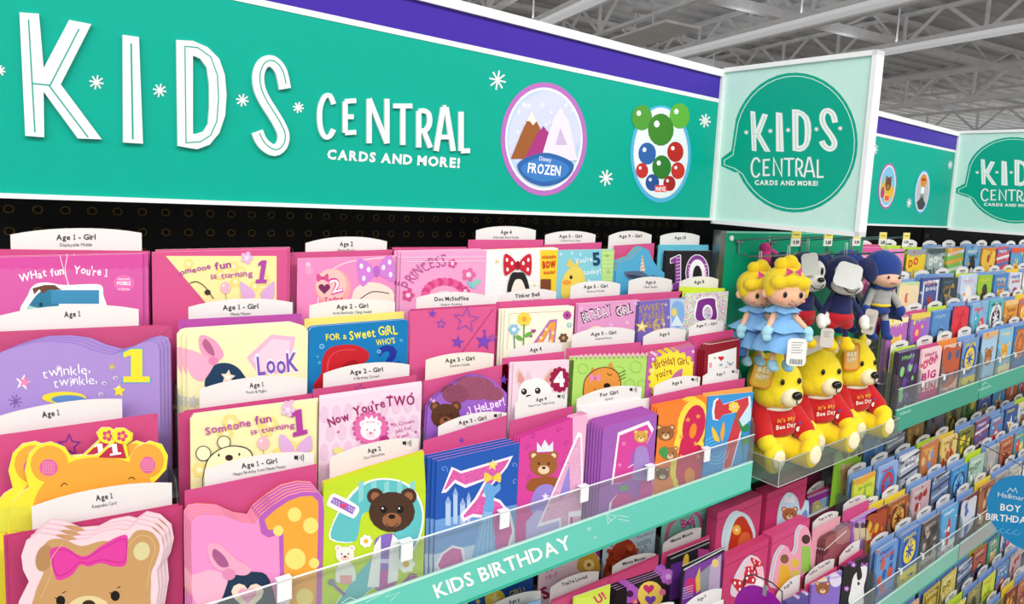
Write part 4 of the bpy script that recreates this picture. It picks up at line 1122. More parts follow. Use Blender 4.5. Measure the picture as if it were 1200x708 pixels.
def art(a):
    a.poly([(378, 583), (372, 577), (356, 576.5), (338, 581), (318, 593), (303, 606), (306, 625), (315, 630), (327, 626), (329, 720), (376, 720), (379.5, 600)], 'b85fb8'); a.poly([(373, 588), (366, 581), (352, 582), (338, 587), (322, 598), (310, 609), (314, 621), (332, 620), (334, 720), (370, 720), (373, 600)], 'f3a83c')
    for x, y, r in ((345, 603, 8), (364, 616, 9), (326, 622, 6), (346, 655, 12), (357, 700, 10), (368, 660, 6)): a.ell(x, y, r, r * 1.05, 'f7e07a')
    a.blob([(256, 740), (258, 695), (272, 676), (296, 670), (316, 680), (322, 740)], '1d3450'); a.heart(290, 698, 19, 'f7dfca'); a.heart(290, 697, 11, 'f0a8c6')
    a.blob([(270, 672), (250, 664), (243, 645), (246, 636), (260, 640), (278, 656), (294, 666), (288, 674)], 'f0a8c6'); a.blob([(258, 664), (249, 652), (251, 643), (262, 651), (268, 663)], 'a85a8a'); a.blob([(266, 674), (246, 668), (232, 672), (224, 676), (226, 700), (236, 712), (256, 706), (264, 690)], 'f4b4cd'); a.ell(268, 673, 8, 7, 'e38cb4')
    a.flower(333, 700, 10, 'f6f6f6', 'f3b0cc', 6)
card('pink card with tall orange spotted number 1 and pink bow', Y4, ONE, 'ee94cc', Z4, art, 5, (-.0012, .0012), back='f29a2c', bt='pink and orange number 1 card', step=.0026)
tab('white divider tab reading Age 2 with a sound symbol above the green 2 card', .834, (386.6, 537), (491, 514), 7, Z4, 'Age 2', 'Doc McStuffins', icon=True, hh=5)
envelope('light pink envelope behind the lime green number 2 card', .826, (377, 564.5), (495.5, 527), 'f0a5b4', Z4, False)
def art(a):
    a.poly([(379, 572), (379.4, 567), (400, 560), (430, 553), (497, 540.5), (499, 575)], 'c3dc2c')
    two = [(386, 632), (391, 610), (402, 590), (418, 571), (440, 561), (465, 562), (484, 572), (495, 592), (496, 615), (488, 640), (470, 662), (445, 684), (425, 700), (400, 735), (385, 740), (383, 726), (398, 700), (420, 672), (444, 648), (460, 630), (462, 612), (450, 598), (436, 596), (424, 605), (418, 625), (412, 636)]
    a.poly(smoothc(two, True, 3), 'fbfbf5')
    cx_, cy_ = 445, 640
    a.poly(smoothc([(x + (2 if x < 420 else -2 if x > 470 else 0), y + (2 if y < 600 else -1)) for x, y in two], True, 3), '62c0c4')
    for q in range(5): a.poly([(420 + q * 15, 566), (426 + q * 15, 563), (426 + q * 15, 585), (420 + q * 15, 590)], '8bd0d2')
    a.blob([(383, 590), (388, 580), (396, 580), (420, 594), (416, 606), (410, 606), (386, 594)], 'fbfbf5'); a.poly([(387, 589), (391, 582), (417, 595), (413, 603)], '9a6fc4'); a.heart(402, 593, 4, 'e0457c')
    for k in range(6): a.ell(391 + (k % 3) * 3, 586 + (k // 3) * 3 + (k % 3) * 1.5, .8, .8, 'f6f0fb', n=5); a.ell(409 + (k % 3) * 2.6, 594 + (k // 3) * 3 + (k % 3) * 1.5, .8, .8, 'f6f0fb', n=5)
    # plain brown teddy in a white coat
    a.bear(459, 600, 27, '4a3024', '9a6440', '1c100c')
    for x in (449.3, 468.7): a.ell(x, 597, 4, 4.4, '1c100c'); a.ell(x - 1.2, 595.6, 1.2, 1.2, 'ffffff', n=6)
    a.curve([(452, 614), (459, 618), (466, 613)], 1, '2a1410')
    a.blob([(438, 640), (445, 628), (462, 626), (466, 645), (462, 690), (440, 690)], '8a6cc2'); a.rect(440, 655, 462, 660, 'd9cdf0'); a.rect(440, 668, 462, 690, 'c25aa6')
    a.poly([(446, 628), (438, 640), (430, 688), (444, 688), (446, 650)], 'f4f2ee'); a.poly([(460, 626), (468, 634), (466, 680), (454, 684), (456, 645)], 'f4f2ee')
    a.bear(404, 650, 11, 'f4ece4', 'f3c8c0'); a.blob([(396, 662), (412, 660), (416, 680), (394, 682)], 'f2efe8'); a.rect(398, 674, 412, 684, 'f0a6a8')
    a.flower(428.5, 634, 8, 'fbfbf3', 'f2b52c', 7); a.flower(475.5, 661, 11, 'fbfbf3', 'f2b52c', 7)
    a.line([(388, 682), (396, 690), (404, 697)], 3, '9c62b8'); a.ell(388, 682, 4, 4, '7a8a9a')
    a.blob([(468, 688), (472, 680), (484, 674), (492, 678), (490, 686), (474, 690)], 'b5559c'); a.curve([(476, 680), (480, 673), (488, 673)], 1.5, '8a3d86')
card('lime green card with a turquoise 2, daisies and plaster', Y4, [(379.4, 567), (400, 560), (430, 550), (497, 530), (497, 560), (499, 580)], 'c3dc2c', Z4, art, 2, (0, .0015), back='f2cf3a')
tab('white divider tab reading Age 3 - Girl with sound symbol above the blue 3 card', .834, (513.7, 500), (593.8, 484), 7, Z4, 'Age 3 - Girl', 'Song Inside', icon=True, hh=4.4)
def art(a): a.star(541, 516, 4, '7b46b8')
envelope('pink envelope behind the blue glitter number 3 card', .8245, (496.7, 517), (594, 487), 'd0508a', Z4, False, art)
def art(a):
    a.poly([(508, 610), (609, 590), (609, 700), (508, 700)], '6f9fd8'); a.poly([(508, 650), (609, 625), (609, 710), (508, 710)], 'c9d9f0')
    # a plain tower skyline
    for x, y, w_, h_ in ((522, 590, 6, 26), (531, 580, 5, 34), (539, 592, 6, 22), (547, 585, 4, 28)):
        a.rect(x, y, x + w_, y + h_, 'b7cdec'); a.poly([(x - 1, y), (x + w_ / 2, y - 9), (x + w_ + 1, y)], '8eaede')
    G = 'e05fae'
    three = [(517, 578), (529, 547), (540, 552), (601, 534), (594, 548), (568, 579), (586, 586), (599, 602), (603, 623), (597, 642), (580, 660), (560, 672), (535, 678), (515, 674), (510, 662), (517, 648), (530, 639), (543, 642), (545, 656), (556, 654), (570, 646), (577, 632), (575, 616), (566, 607), (553, 606), (543, 612), (539, 604), (556, 584), (568, 563), (545, 572), (533, 566), (523, 577)]
    a.poly(three, 'fbeef6', 'paper')
    inner3 = [(520, 574), (531, 550), (540, 555), (597, 538), (591, 548), (564, 581), (585, 589), (596, 603), (600, 623), (594, 641), (578, 657), (559, 669), (536, 675), (518, 671), (513, 662), (519, 650), (530, 642), (540, 644), (543, 659), (557, 657), (572, 649), (580, 632), (578, 615), (568, 604), (554, 602), (544, 607), (543, 604), (559, 585), (573, 559), (545, 568), (533, 562), (523, 573)]
    a.poly(inner3, G, 'glitter')
    # a long pale blue gown on its own, with a yellow bow
    a.poly([(567, 596), (577, 596), (580, 640), (582, 676), (548, 676), (556, 640)], '7db4e2')
    for q in range(4): a.line([(569 + q * 2, 600), (555 + q * 7, 672)], 1, 'a9cff0')
    a.blob([(566, 572), (572, 566), (580, 570), (585, 566), (586, 574), (579, 582), (578, 598), (567, 598), (569, 584)], '6aa8de'); a.bow(577, 560, 20, 12, 'eccf52', 'e0b83a'); a.star(577, 545, 7, 'f4dc6a', 5)
    for x, y, r in ((520, 550, 5), (603, 565, 5), (602, 545, 4)): a.line([(x + r * q / 7 * math.cos(q), y + r * q / 7 * math.sin(q)) for q in range(8)], .7, '7aa8e8')
card('royal blue card with a pink glitter 3 and pale gown', Y4, [(512, 540.5), (609, 519)], '2359b4', Z4, art, 4, (-.0055, .0028), back='e58fc4', bt='royal blue number 3 card', step=.0028)
tab('white divider tab reading Age 4 above the magenta 4 card', .834, (604, 472), (665, 462), 6, Z4, 'Age 4', 'Music from Tinkle Song', icon=True, hh=4)
envelope('pink envelope behind the magenta number 4 card', .826, (597.6, 493.6), (672, 476), 'd0508a', Z4, False)
def art(a):
    a.poly([(671, 489), (688, 484), (688, 620), (671, 620)], 'efb2d4')
    for x, y in ((618, 525), (664, 520), (620, 560), (660, 545), (655, 505), (625, 512)): a.line([(x + q * .9 * math.cos(q * 1.2), y + q * .9 * math.sin(q * 1.2)) for q in range(6)], .8, 'b03a92')
    # chestnut teddy with a small crown and a lavender dress
    a.blob([(619, 575), (621, 562), (632, 560), (652, 560), (656, 575)], '9a5526')
    a.bear(637, 545, 16, 'a0602e', 'f3cfae'); a.poly([(629, 530), (629, 518), (634, 524), (638, 515), (643, 523), (648, 517), (648, 529)], 'e6e6ee')
    a.blob([(622, 600), (626, 576), (636, 568), (648, 570), (654, 588), (652, 604)], '9a86d4'); a.poly([(616, 612), (628, 598), (652, 600), (662, 622), (616, 640)], 'c3b4e6'); a.star(639, 582, 5, 'f0e6fb')
    four = [(676, 507), (681, 506), (683, 512), (684, 572), (687, 574), (689, 600), (683, 612), (678, 612), (668, 612), (668, 600), (660, 601), (646, 603), (627, 618), (640, 590), (660, 545)]
    four = [(677, 506), (682, 508), (683, 570), (687, 572), (688, 600), (682, 604), (668, 606), (667, 622), (655, 622), (655, 610), (629, 618), (650, 570)]
    a.poly([(x, y) for x, y in four], 'fbeef6'); a.poly([(677.5, 512), (680, 513), (681, 573), (684, 576), (684, 597), (666, 600), (665, 620), (657, 620), (657, 606), (633, 613), (652, 570)], 'eeb0d4', 'glitter')
    a.poly([(667, 545), (668, 578), (654, 584)], '9a86d4')
card('magenta swirl card with a crowned bear and pale glitter 4', Y4, [(609.5, 513), (688, 484)], 'd8449c', Z4, art, 3, (-.0035, .0012), back='b52a7c', bt='magenta number 4 card')
tab('white divider tab reading For Girl above the purple 5 cards', .834, (676, 468), (752, 454), 7, Z4, 'For Girl', 'Spinner', icon=True, hh=4.2)
envelope('plain white envelope behind the purple number 5 cards', .8315, (677, 477), (761.8, 466.5), 'f1eeee', Z4, False)
def art(a):
    five = [(724, 507), (760, 493), (766, 503), (758, 520), (742, 526), (735, 548), (748, 540), (764, 548), (770, 575), (764, 600), (745, 618), (728, 622), (711, 616), (714, 590), (722, 580), (738, 580), (742, 590), (750, 580), (752, 566), (742, 560), (728, 566), (716, 568)]
    a.poly(five, 'fbeef6'); a.poly([((x - 742) * .9 + 742, (y - 558) * .93 + 558) for x, y in five], 'd8469e', 'paper')
    for x, y in ((731, 520), (752, 508), (726, 545), (762, 560), (720, 605), (750, 605)): a.star(x, y, 3.4, 'ee7fc0')
    a.bear(751, 512, 8, 'd9a648', 'f3d6a0'); a.blob([(742, 548), (745, 526), (757, 524), (762, 545), (768, 552), (766, 562), (742, 562)], 'a888c8'); a.ell(731, 572, 5, 3, '5fae58', -20)
card('purple round-cornered card with magenta starred number 5', Y4, [(706.5, 506), (708, 501), (713, 498.5), (769, 484), (772, 487)], 'a55fb8', Z4, art, 6, (-.0042, .0022), back='d94fa8', bt='purple number 5 card', step=.0028)
tab('white divider tab reading Age 6 with a sound symbol above the orange 6 cards', .834, (766.6, 453), (820.7, 442), 5.5, Z4, 'Age 6', '', icon=True, hh=3.8)
envelope('pink envelope behind the orange number 6 cards', .8255, (763, 465), (822.7, 452), 'cf5088', Z4, False)
def art(a):
    a.ell(812, 497, 18, 30, 'f7dc4a', 12); a.ell(810, 548, 22, 36, 'f7dc4a', 12); a.blob([(786, 560), (790, 520), (800, 495), (812, 500), (808, 530), (806, 560)], 'f7dc4a')
    a.ell(813, 499, 13, 25, 'cf2356', 12); a.ell(811, 550, 17, 30, 'cf2356', 12); a.blob([(792, 560), (796, 524), (804, 500), (810, 508), (806, 535), (806, 560)], 'cf2356'); a.ell(812, 505, 4, 9, 'f08a2c', 12); a.ell(808, 558, 6, 10, 'f08a2c')
    for x, y in ((798, 512), (806, 492), (818, 488), (798, 535), (818, 535), (815, 520)): a.star(x, y, 3.4, 'f4a03c')
    for x, y, r, c in ((780, 508, 10, '9a6238'), (785, 532, 9, 'a86f42'), (776, 556, 8, '6a3f26')): a.bear(x, y, r, c, 'e8c49a')
    a.blob([(772, 530), (776, 524), (782, 526), (780, 538)], '3f9a52')
card('orange card with a magenta number 6 and three brown bear cubs', Y4, [(770.6, 478.5), (829, 466.5)], 'ee8332', Z4, art, 3, (-.004, .003), back='f29a3c', bt='orange number 6 card', step=.003)
tab('white divider tab reading Age 7 with a sound symbol above the blue 7 card', .834, (823.8, 441), (866, 433.5), 5, Z4, 'Age 7', '', icon=True, hh=3.4)
envelope('pink envelope farthest behind the blue number 7 card', .827, (823, 451.5), (873, 443.5), 'cf4a82', Z4, False)
envelope('orange envelope close behind the blue number 7 card', .817, (824, 461), (882, 453), 'f3ae5c', Z4, False)
def art(a):
    sv = [(834, 482), (836, 470), (841, 466), (846, 474), (879, 464), (880, 473), (868, 510), (858, 545), (856, 552), (846, 555), (852, 520), (864, 483), (845, 487), (841, 493), (835, 492)]
    a.poly(sv, 'e6eefa'); a.poly([((x - 858) * .88 + 858, (y - 508) * .93 + 506) for x, y in sv], 'd03a46')
    for q in range(3): a.line([(838 + 8 * math.cos(t) * (1 + q * .5), 528 + 8 * math.sin(t) * (1 + q * .5)) for t in [k * .5 for k in range(11)]], .8, '7cc8ee')
    a.blob([(834, 500), (840, 508), (843, 518), (836, 514)], 'f2c53a'); a.blob([(844, 508), (848, 494), (849, 506), (846, 518)], 'eda83a')
    a.flower(860, 477, 7, 'ecd24e', 'f5cfa8', 7); a.line([(862, 484), (869, 505), (871, 540)], 1.4, '2f8a4a'); a.blob([(866, 496), (874, 494), (878, 503), (871, 506)], '2f8a4a'); a.blob([(870, 516), (876, 512), (878, 518), (872, 522)], '3f9a52')
    a.poly([(866, 492), (880, 470), (880, 492), (870, 500)], 'c9e6f4')
card('bright blue card with a red number 7 and yellow butterfly', Y4, [(830, 464.5), (883, 459.5)], '3a97d8', Z4, art, 1)

rk = rack(-.067, 1.1555, 0, 8, 'turquoise-fronted card rack lettered KIDS BIRTHDAY under the large sign', '66cdbb')
s = sheetY(TIER[3][0] - .013)
s.text('KIDS BIRTHDAY', (512, 701), (671, 642), 15.5, 'f7fbfa', 1)
for pts in ([(428, 706), (446, 697), (458, 691), (452, 700), (468, 694), (458, 704)], [(400, 707), (410, 700), (420, 704)], [(716, 610), (708, 602), (722, 605), (712, 614), (712, 600)], [(724, 604), (736, 606)], [(724, 608), (737, 611)]):
    s.line([(x, y) for x, y in pts], .9, 'bfe9dd')
s.burst(690, 620, 3, 'bfe9dd', 6, .6); s.burst(697, 630, 2, 'bfe9dd', 6, .6)
s.build(rk)
rack(-1.3, -.075, 0, 8, 'card rack at the left, out of the picture', '66cdbb')

# ================================================================== lower bank under the KIDS BIRTHDAY strip and under the toy tray
def tier(k, bank): return TIER[k][0], TIER[k][1] + BANK * bank
_card, _env, _tab = card, envelope, tab
def ztop(f, z):
    """same sheet, but every point of the card's top edge is taken at height z"""
    return z
def lcard(label, k, top, col, art=None, n=1, d=(-.002, .001), zt=None, dy=0, **kw):
    Y, zs = tier(k, 1); Y += dy
    if zt is None:
        return card(label, Y, top, col, zs, art, n, d, **kw)
    # the top edge hides behind the strip: give its height in metres
    xs = [PY(*p, Y).x for p in top]
    mb = body_mesh([Vector((xs[0], Y, zt)), Vector((xs[-1], Y, zt)), Vector((xs[-1], Y, zs)), Vector((xs[0], Y, zs))], (0, -1, 0), col)
    o = mb.build('greeting_card', origin=((xs[0] + xs[-1]) / 2, Y, zs))
    tag(o, label, 'card')
    if art:
        a = Art(lambda x, y: PY(x, y, Y), (0, -1, 0)); art(a); a.build(o)
    return o
def lenv(label, k, TL, TR, col, dy=.012, **kw):
    Y, zs = tier(k, 1)
    return envelope(label, Y + dy, TL, TR, col, zs, **kw)
def ltab(label, k, L, R, apex, t1='', dy=.027, **kw):
    Y, zs = tier(k, 1)
    return tab(label, Y + dy, L, R, apex, zs, t1, **kw)

def art(a):
    a.text('to you', (530, 707), (546, 701), 4, '6a8a3a'); 
lcard('pale green card edge showing under the BIRTHDAY strip beside the blue card', 0, [(520, 690), (549, 690)], 'dfe6a8', art, zt=-.665)
def art(a):
    a.text('BIRTHDAY', (590, 687), (620, 674), 8, 'b9a25a', 2, wave=.4); a.text('GIRL!', (598, 700), (616, 694), 7, 'c9b26a', 1, wave=.4)
    for x, y in ((560, 705), (557, 698), (566, 695), (574, 700), (605, 706)): a.burst(x, y, 3, 'd9c24a', 8, .8)
    a.ell(580, 702, 12, 12, 'e9c94a'); a.star(580, 702, 8, 'fff0a0')
lcard('dark blue card reading Birthday Girl in gold under the strip', 0, [(551, 700), (625, 675)], '174f9a', art, zt=-.66)
def art(a):
    for i, t in enumerate(("YOU'RE ONE", 'a girl', 'full of')): a.text(t, (640, 662 + i * 9), (640 + (28, 12, 14)[i], 656 + i * 9), 5, 'b8406a', 0, wave=.3)
    a.text('S', (637, 703), (646, 699), 13, '9c1a4a', 2)
    a.blob([(677, 668), (680, 652), (690, 645), (700, 652), (702, 672)], 'cf9f3a'); a.flower(690, 662, 7, 'f3d68a', 'a0642a', 8); a.poly([(692, 640), (703, 640), (703, 655)], '8a1a7a')
    for q in range(4): a.line([(636, 668 + q * 12), (672, 652 + q * 12)], .5, 'e8c3d3')
lcard('pale pink card reading a girl full of S under the strip', 0, [(631, 675), (703, 645)], 'edcfdc', art, zt=-.663)
def art(a):
    rng = random.Random(5)
    a.blob([(706, 690), (710, 660), (718, 642), (730, 632), (742, 636), (748, 655), (745, 690)], 'a8381c')
    for k in range(34): a.ell(712 + rng.random() * 34, 638 + rng.random() * 45, 3, 3, rng.choice(['c24a22', 'b03c1c', 'd45e30', '8c2a14']), n=8)
    for i, t in enumerate(('You are an', 'Amazing', 'Girl!')): a.text(t, (746 + i, 632 + i * 9.5), (766 - i * 3, 625 + i * 9.5), (3.6, 7, 7)[i], '7a9aa8', 0, wave=.3)
    a.blob([(748, 668), (757, 660), (768, 658), (768, 680), (750, 684)], '4a8ac2')
lcard('pale blue Amazing Girl card with curly red yarn hair shape', 0, [(707, 640), (769, 616)], 'c3d7e2', art, zt=-.668, name=None) if False else lcard('pale blue card reading Amazing Girl with a curly red shape', 0, [(707, 640), (769, 616)], 'c3d7e2', art, zt=-.668)
def art(a):
    for x, y in ((784, 612), (822, 595), (826, 612), (790, 600)): a.ell(x, y, 3, 3.4, '6fb0a0')
    a.line(smoothc([(780, 634), (784, 618), (796, 604), (810, 600), (820, 606), (823, 622)], False), 4, 'd8649a'); a.bow(806, 613, 16, 12, 'c84a9c', 'a83280', 'f3d6e8', rot=-15)
lcard('mint green card with a pink arch and spotted bow', 0, [(776, 612), (829, 591)], '8cc9b8', art, zt=-.675)
def art(a):
    a.poly([(836, 600), (850, 592), (846, 620), (838, 625)], '7a4ab0'); a.blob([(846, 604), (850, 592), (858, 586), (860, 600), (852, 606)], 'e0bf55'); a.poly([(858, 586), (880, 578), (880, 610), (862, 612)], 'dd9ab8')
lcard('purple and pink card at the right end under the strip', 0, [(835, 590), (876, 574)], '6a3a9a', art, zt=-.668)

ltab('white divider tab with a lone p visible, bottom edge under the strip', 1, (572, 712), (634, 692.5), 5, 'Age p', hh=4)
ltab('white divider tab reading You\'re Loved under the strip', 1, (645, 689), (702, 670), 6, "You're Loved", hh=4)
ltab('white divider tab in front of the Amazing Girl card', 1, (717.8, 664), (768.6, 649), 5.5, 'Minnie Mouse', hh=3.6)
ltab('white divider tab in front of the mint arch card', 1, (777, 637.4), (822, 618.5), 4.5, 'Minnie Mouse', hh=3.4)
lenv('light blue envelope at the bottom edge left of the lime card', 1, (572, 722), (634, 702), '8fb6dd')
lenv('pink envelope behind the lime green card under the strip', 1, (646, 706), (714, 677.5), 'cf5080', n=2)
lenv('pink envelope behind the black and yellow heart cards', 1, (712.5, 678), (772, 652), 'c94578', n=2)
lenv('pink envelope behind the black doll-clothes packs', 1, (776, 649), (832, 627), 'c94578')
def art(a): a.rect(674, 700, 716, 720, 'd3e65a'); a.text('U!', (700, 708), (711, 701), 9, 'd63a6a', 2)
lcard('lime green card with a red exclamation mark at the bottom edge', 1, [(672, 700), (715.5, 685)], 'cfe04a', art)
def art(a):
    a.flower(738, 696, 12, 'b05ac0', '4a1a4a', 10); a.flower(783, 676, 10, 'b86ac8', 'd8a8e0', 8); a.ell(762, 697, 15, 16, 'f0cf5c'); a.heart(760, 690, 6.5, 'd8327c', kind='glitter'); a.heart(762, 703, 6.5, '7a42b0', kind='glitter'); a.flower(744, 705, 4, 'e0569a', 'f4c23a'); a.ell(776, 694, 4, 4, 'e37a9c'); a.blob([(722, 694), (734, 688), (732, 720), (722, 720)], '1c1618')
lcard('black and yellow card with two glitter hearts, front of its stack', 1, [(722, 692), (788, 669)], '2a2024', art, 4, (-.0035, .003), back='d8a8dc', bt='black and yellow heart card', step=.0035)
def art(a):
    a.poly([(786, 662), (800, 657), (798, 700), (784, 705)], '5a2a86'); a.rect(818, 643, 834, 655, 'a83a86'); a.blob([(800, 660), (803, 650), (807, 652), (806, 672), (800, 676)], 'd8b23a')
    a.line([(786, 655), (835, 634)], 1.4, '8f9396')
lcard('black glossy pack with purple picture behind the front doll-clothes pack', 1, [(782.6, 652), (832, 632)], '1c1a20', art)
def art(a):
    a.poly([(803, 668), (847, 648), (843, 700), (797, 716)], '7a3a9a'); a.ell(810, 686, 7, 9, 'c4246a'); a.poly([(815, 678), (820, 664), (822, 690), (816, 696)], 'd8b34a'); a.poly([(820, 672), (832, 662), (832, 690), (821, 696)], '8a8f9a')
    a.poly([(832, 662), (845, 650), (843, 690), (830, 696)], 'b9a3c4'); a.ell(838, 660, 4, 5, 'e6c77a'); a.line([(801, 668), (850, 642)], 1.6, 'c9ccd0')
    for q in range(5): a.line([(800, 690 + q * 3), (812, 686 + q * 3)], .7, 'd9c6e6')
lcard('black-edged clear pack of purple doll clothes by the pink boxes', 2, [(800, 664), (849, 641)], '1b191f', art)
ltab('white divider tab with a round symbol at the bottom edge by the packs', 3, (800, 712), (846, 690), 6, 'Age 7', hh=3.4)
ltab('white divider tab half hidden at the bottom edge below the heart cards', 3, (752, 722), (790, 706), 5, '', hh=3.4)
envelope('white envelope at the bottom edge below the doll-clothes packs', tier(3, 1)[0] + .012, (800, 720), (848, 703), 'f0f0f0', tier(3, 1)[1])

# pink boxed sets
def box_set(label, k, TL, TR, dep, col, art, dy=0):
    Y, zs = tier(k, 1); Y += dy
    a, b = PY(*TL, Y), PY(*TR, Y)
    z = (a.z + b.z) / 2
    o = MB().box((a.x, Y, zs), (b.x, Y + dep, z), mat(col)).build('boxed_card_set', origin=((a.x + b.x) / 2, Y, zs))
    tag(o, label, 'card')
    MB().box((a.x - .0005, Y - .0005, z - .018), (b.x + .0005, Y + dep + .0005, z - .0172), mat('8c1f4c')).build('lid_seam', o)
    s = Art(lambda x, y: PY(x, y, Y), (0, -1, 0), .0006); art(s); s.build(o)
    return o
def cut(a, pts, edge, layers=2):
    for q in range(layers, 0, -1): a.blob([(x - q * 1.6, y - q * .5) for x, y in pts], 'c9dbe6' if q % 2 else edge)
    a.blob(pts, edge)
def art(a):
    P_ = [(851, 645), (851, 625), (857, 608), (866, 600), (876, 604), (882, 614), (885, 628), (880, 640), (868, 648)]
    cut(a, P_, 'cfe6f0', 3); a.blob([(854, 648), (856, 626), (862, 609), (870, 605), (876, 612), (882, 628), (877, 645)], 'c5381f'); a.blob([(864, 640), (868, 626), (876, 624), (880, 634), (874, 644)], 'e06a3a'); a.ell(863, 621, 5, 6, 'f3b73a'); a.ell(872, 645, 6, 4, '6a4ab0'); a.star(863, 621, 3, 'fff2c0')
box_set('pink box with a wavy red and orange seaweed-shaped cutout', 1, (841.5, 598), (893, 583), .03, 'cf4578', art, .004)
def art(a):
    P_ = [(914, 640), (913, 612), (917, 590), (926, 578), (934, 584), (938, 600), (943, 596), (947, 586), (947, 604), (941, 616), (936, 640)]
    cut(a, P_, 'bcd6e8', 2); a.bear(925, 603, 9, 'a5633a', 'f3cda8'); a.poly([(918, 588), (920, 580), (925, 584), (930, 580), (931, 590)], 'e3e3ea'); a.blob([(916, 630), (920, 614), (930, 613), (935, 630)], '8c78c8'); a.blob([(938, 606), (944, 597), (946, 606), (940, 612)], '6a8ac8')
box_set('deep pink box with a brown bear in a silver crown', 1, (899.5, 577), (946, 561), .035, 'c23368', art, .004)
def art(a):
    P_ = [(862, 700), (864, 680), (872, 664), (878, 656), (886, 652), (893, 662), (895, 680), (892, 700)]
    cut(a, P_, 'f3c3d2', 3)
    a.bow(872, 682, 26, 22, 'c92338', '9c1226', 'ffffff', rot=-35); a.bow(884, 664, 16, 18, 'c92338', '9c1226', 'ffffff', rot=-60); a.ell(889, 686, 5, 8, 'f6f1f1')
box_set('pink box with two red spotted bow cutouts above the purple disc', 2, (849.5, 653), (901, 633), .02, 'c93a70', art, .004)
def art(a):
    P_ = [(908, 690), (909, 660), (915, 645), (922, 640), (928, 650), (934, 644), (936, 625), (942, 616), (948, 622), (951, 640), (951, 665)]
    cut(a, P_, 'efa0ba', 3)
    for x, y, r, c in ((919, 655, 5, '8c5a3a'), (931, 660, 5, 'e3bf4a'), (944, 632, 5, '4a3226')): a.ell(x, y, r, r * 1.1, c)
    a.poly([(914, 662), (924, 662), (928, 690), (910, 690)], 'e8b23a'); a.poly([(926, 668), (936, 668), (938, 690), (926, 690)], 'd8c35a'); a.poly([(939, 640), (949, 640), (951, 668), (938, 672)], '9ac45a')
box_set('pink box with three coloured bell-shaped dress cutouts', 2, (905.5, 629), (949, 609), .03, 'd24a80', art, .004)
# cards right of the boxes
def art(a):
    a.poly([(952, 590), (978, 578), (976, 604), (950, 616)], '9cc7e6'); a.poly([(967, 598), (969, 582), (972, 580), (974, 596)], '4a6aa8'); a.ell(958, 596, 6, 9, 'e9c04a'); a.star(958, 594, 4, 'fff0b0'); a.blob([(950, 616), (956, 602), (964, 604), (962, 620)], 'e0a83a')
lcard('purple-edged card with golden shape and blue tower sky', 0, [(947.4, 584), (981.4, 570.4)], '8c2f8f', art, 2, (-.001, .002), bt='golden card')
ltab('white divider tab above the purple and gold card near the tray', 0, (946, 577), (966, 564), 4, 'Age 5', hh=2.6)
lenv('pink envelope above the purple and gold card near the tray', 0, (946, 580), (977, 566.5), 'c23f74')
def art(a):
    a.rect(985, 545, 1003, 600, 'b9926a'); a.text('GRUNDY', (986, 550), (1002, 546), 5, 'e8d8a8', 1); a.ell(990, 532, 3.6, 6, '3a2a20'); a.ell(999, 530, 3.6, 6, '4a3426'); a.ell(1007, 530, 2.6, 6, '3a2a20'); a.ell(994, 570, 6, 9, 'd8b8a0'); a.ell(994, 590, 6, 8, 'c8a088')
lcard('tall lime green card with a brown door panel under the toy tray', 0, [(979, 530), (1011, 521)], '9ccf3a', art, dy=-.01)
def art(a):
    for x, y, c in ((962, 640, '6a2a3a'), (975, 630, '9a5a5a'), (988, 625, 'b07a7a')): a.blob([(x - 8, y + 12), (x - 5, y - 6), (x + 3, y - 10), (x + 9, y), (x + 6, y + 10)], c)
    a.line([(957, 650), (992, 622)], 1.2, 'e6d3d3')
lcard('small dark red card with brown horse shapes, front of its stack', 2, [(967, 632), (998, 613.5)], 'a05560', art, 4, (-.006, .002), back='7fb3cc', bt='small horse card', step=.004)
ltab('white divider tab above the small dark red horse cards', 2, (952.7, 613), (982.5, 600), 5, 'Age 6 Girl', hh=2.6)
lenv('pale pink envelope above the small dark red horse cards', 2, (952.7, 621), (985, 605), 'eba0b0')
def art(a):
    a.blob([(1000, 625), (1004, 612), (1012, 608), (1022, 612), (1024, 624)], 'b090d0')
    for x in (1004, 1011, 1018): a.ell(x, 616, 2.6, 3.6, '5a4038'); a.poly([(x - 3, 619), (x + 3, 619), (x + 3, 632), (x - 3, 634)], 'd8c3a0')
lcard('lilac card with three small brown shapes, front of its stack', 2, [(1000, 612), (1027.6, 596)], 'a862c0', art, 3, (-.004, .0018), bt='lilac trio card')
ltab('white divider tab above the lilac card with three brown shapes', 2, (988.6, 592), (1015, 581), 4, 'For Girl', hh=2.4)
lenv('pink envelope above the lilac card with three brown shapes', 2, (988.6, 599.6), (1019, 585.5), 'd24a86')
ltab('slanting white divider tab beside the purple disc, bottom edge', 3, (910, 697), (938, 674), 5, 'Age 8', hh=3)
lenv('pink envelope right of the purple disc, bottom edge', 3, (910, 712), (941, 690), 'c93a72')
def art(a):
    for x, y in ((935, 700), (945, 696), (940, 690)): a.star(x, y, 3, 'd8c8f0')
lcard('dark purple starry card right of the purple disc, front of its stack', 3, [(922, 706), (948, 695)], '5a4a9a', art, 3, (-.003, .002), back='8a8fb8', bt='dark purple starry card')
ltab('white divider tab above the lavender crown card', 3, (944, 676), (978, 655), 5, 'Lucky You Girl', hh=2.8)
lenv('pink envelope above the lavender crown card', 3, (944, 686), (981, 664), 'd2457c')
def art(a):
    a.bear(964, 690, 8, '9a5a36', 'f0c8a0'); a.poly([(958, 682), (960, 675), (964, 679), (968, 674), (970, 681)], 'e6dfb8'); a.ell(979, 680, 7, 8, 'e6dcf3'); a.text('Happy', (974, 679), (984, 676), 2.6, '7a5ab0')
lcard('lavender card with a brown crowned bear beside a white cloud', 3, [(952, 686), (987, 669)], '8a6ccc', art, 2, (-.002, .002), bt='lavender crown card')
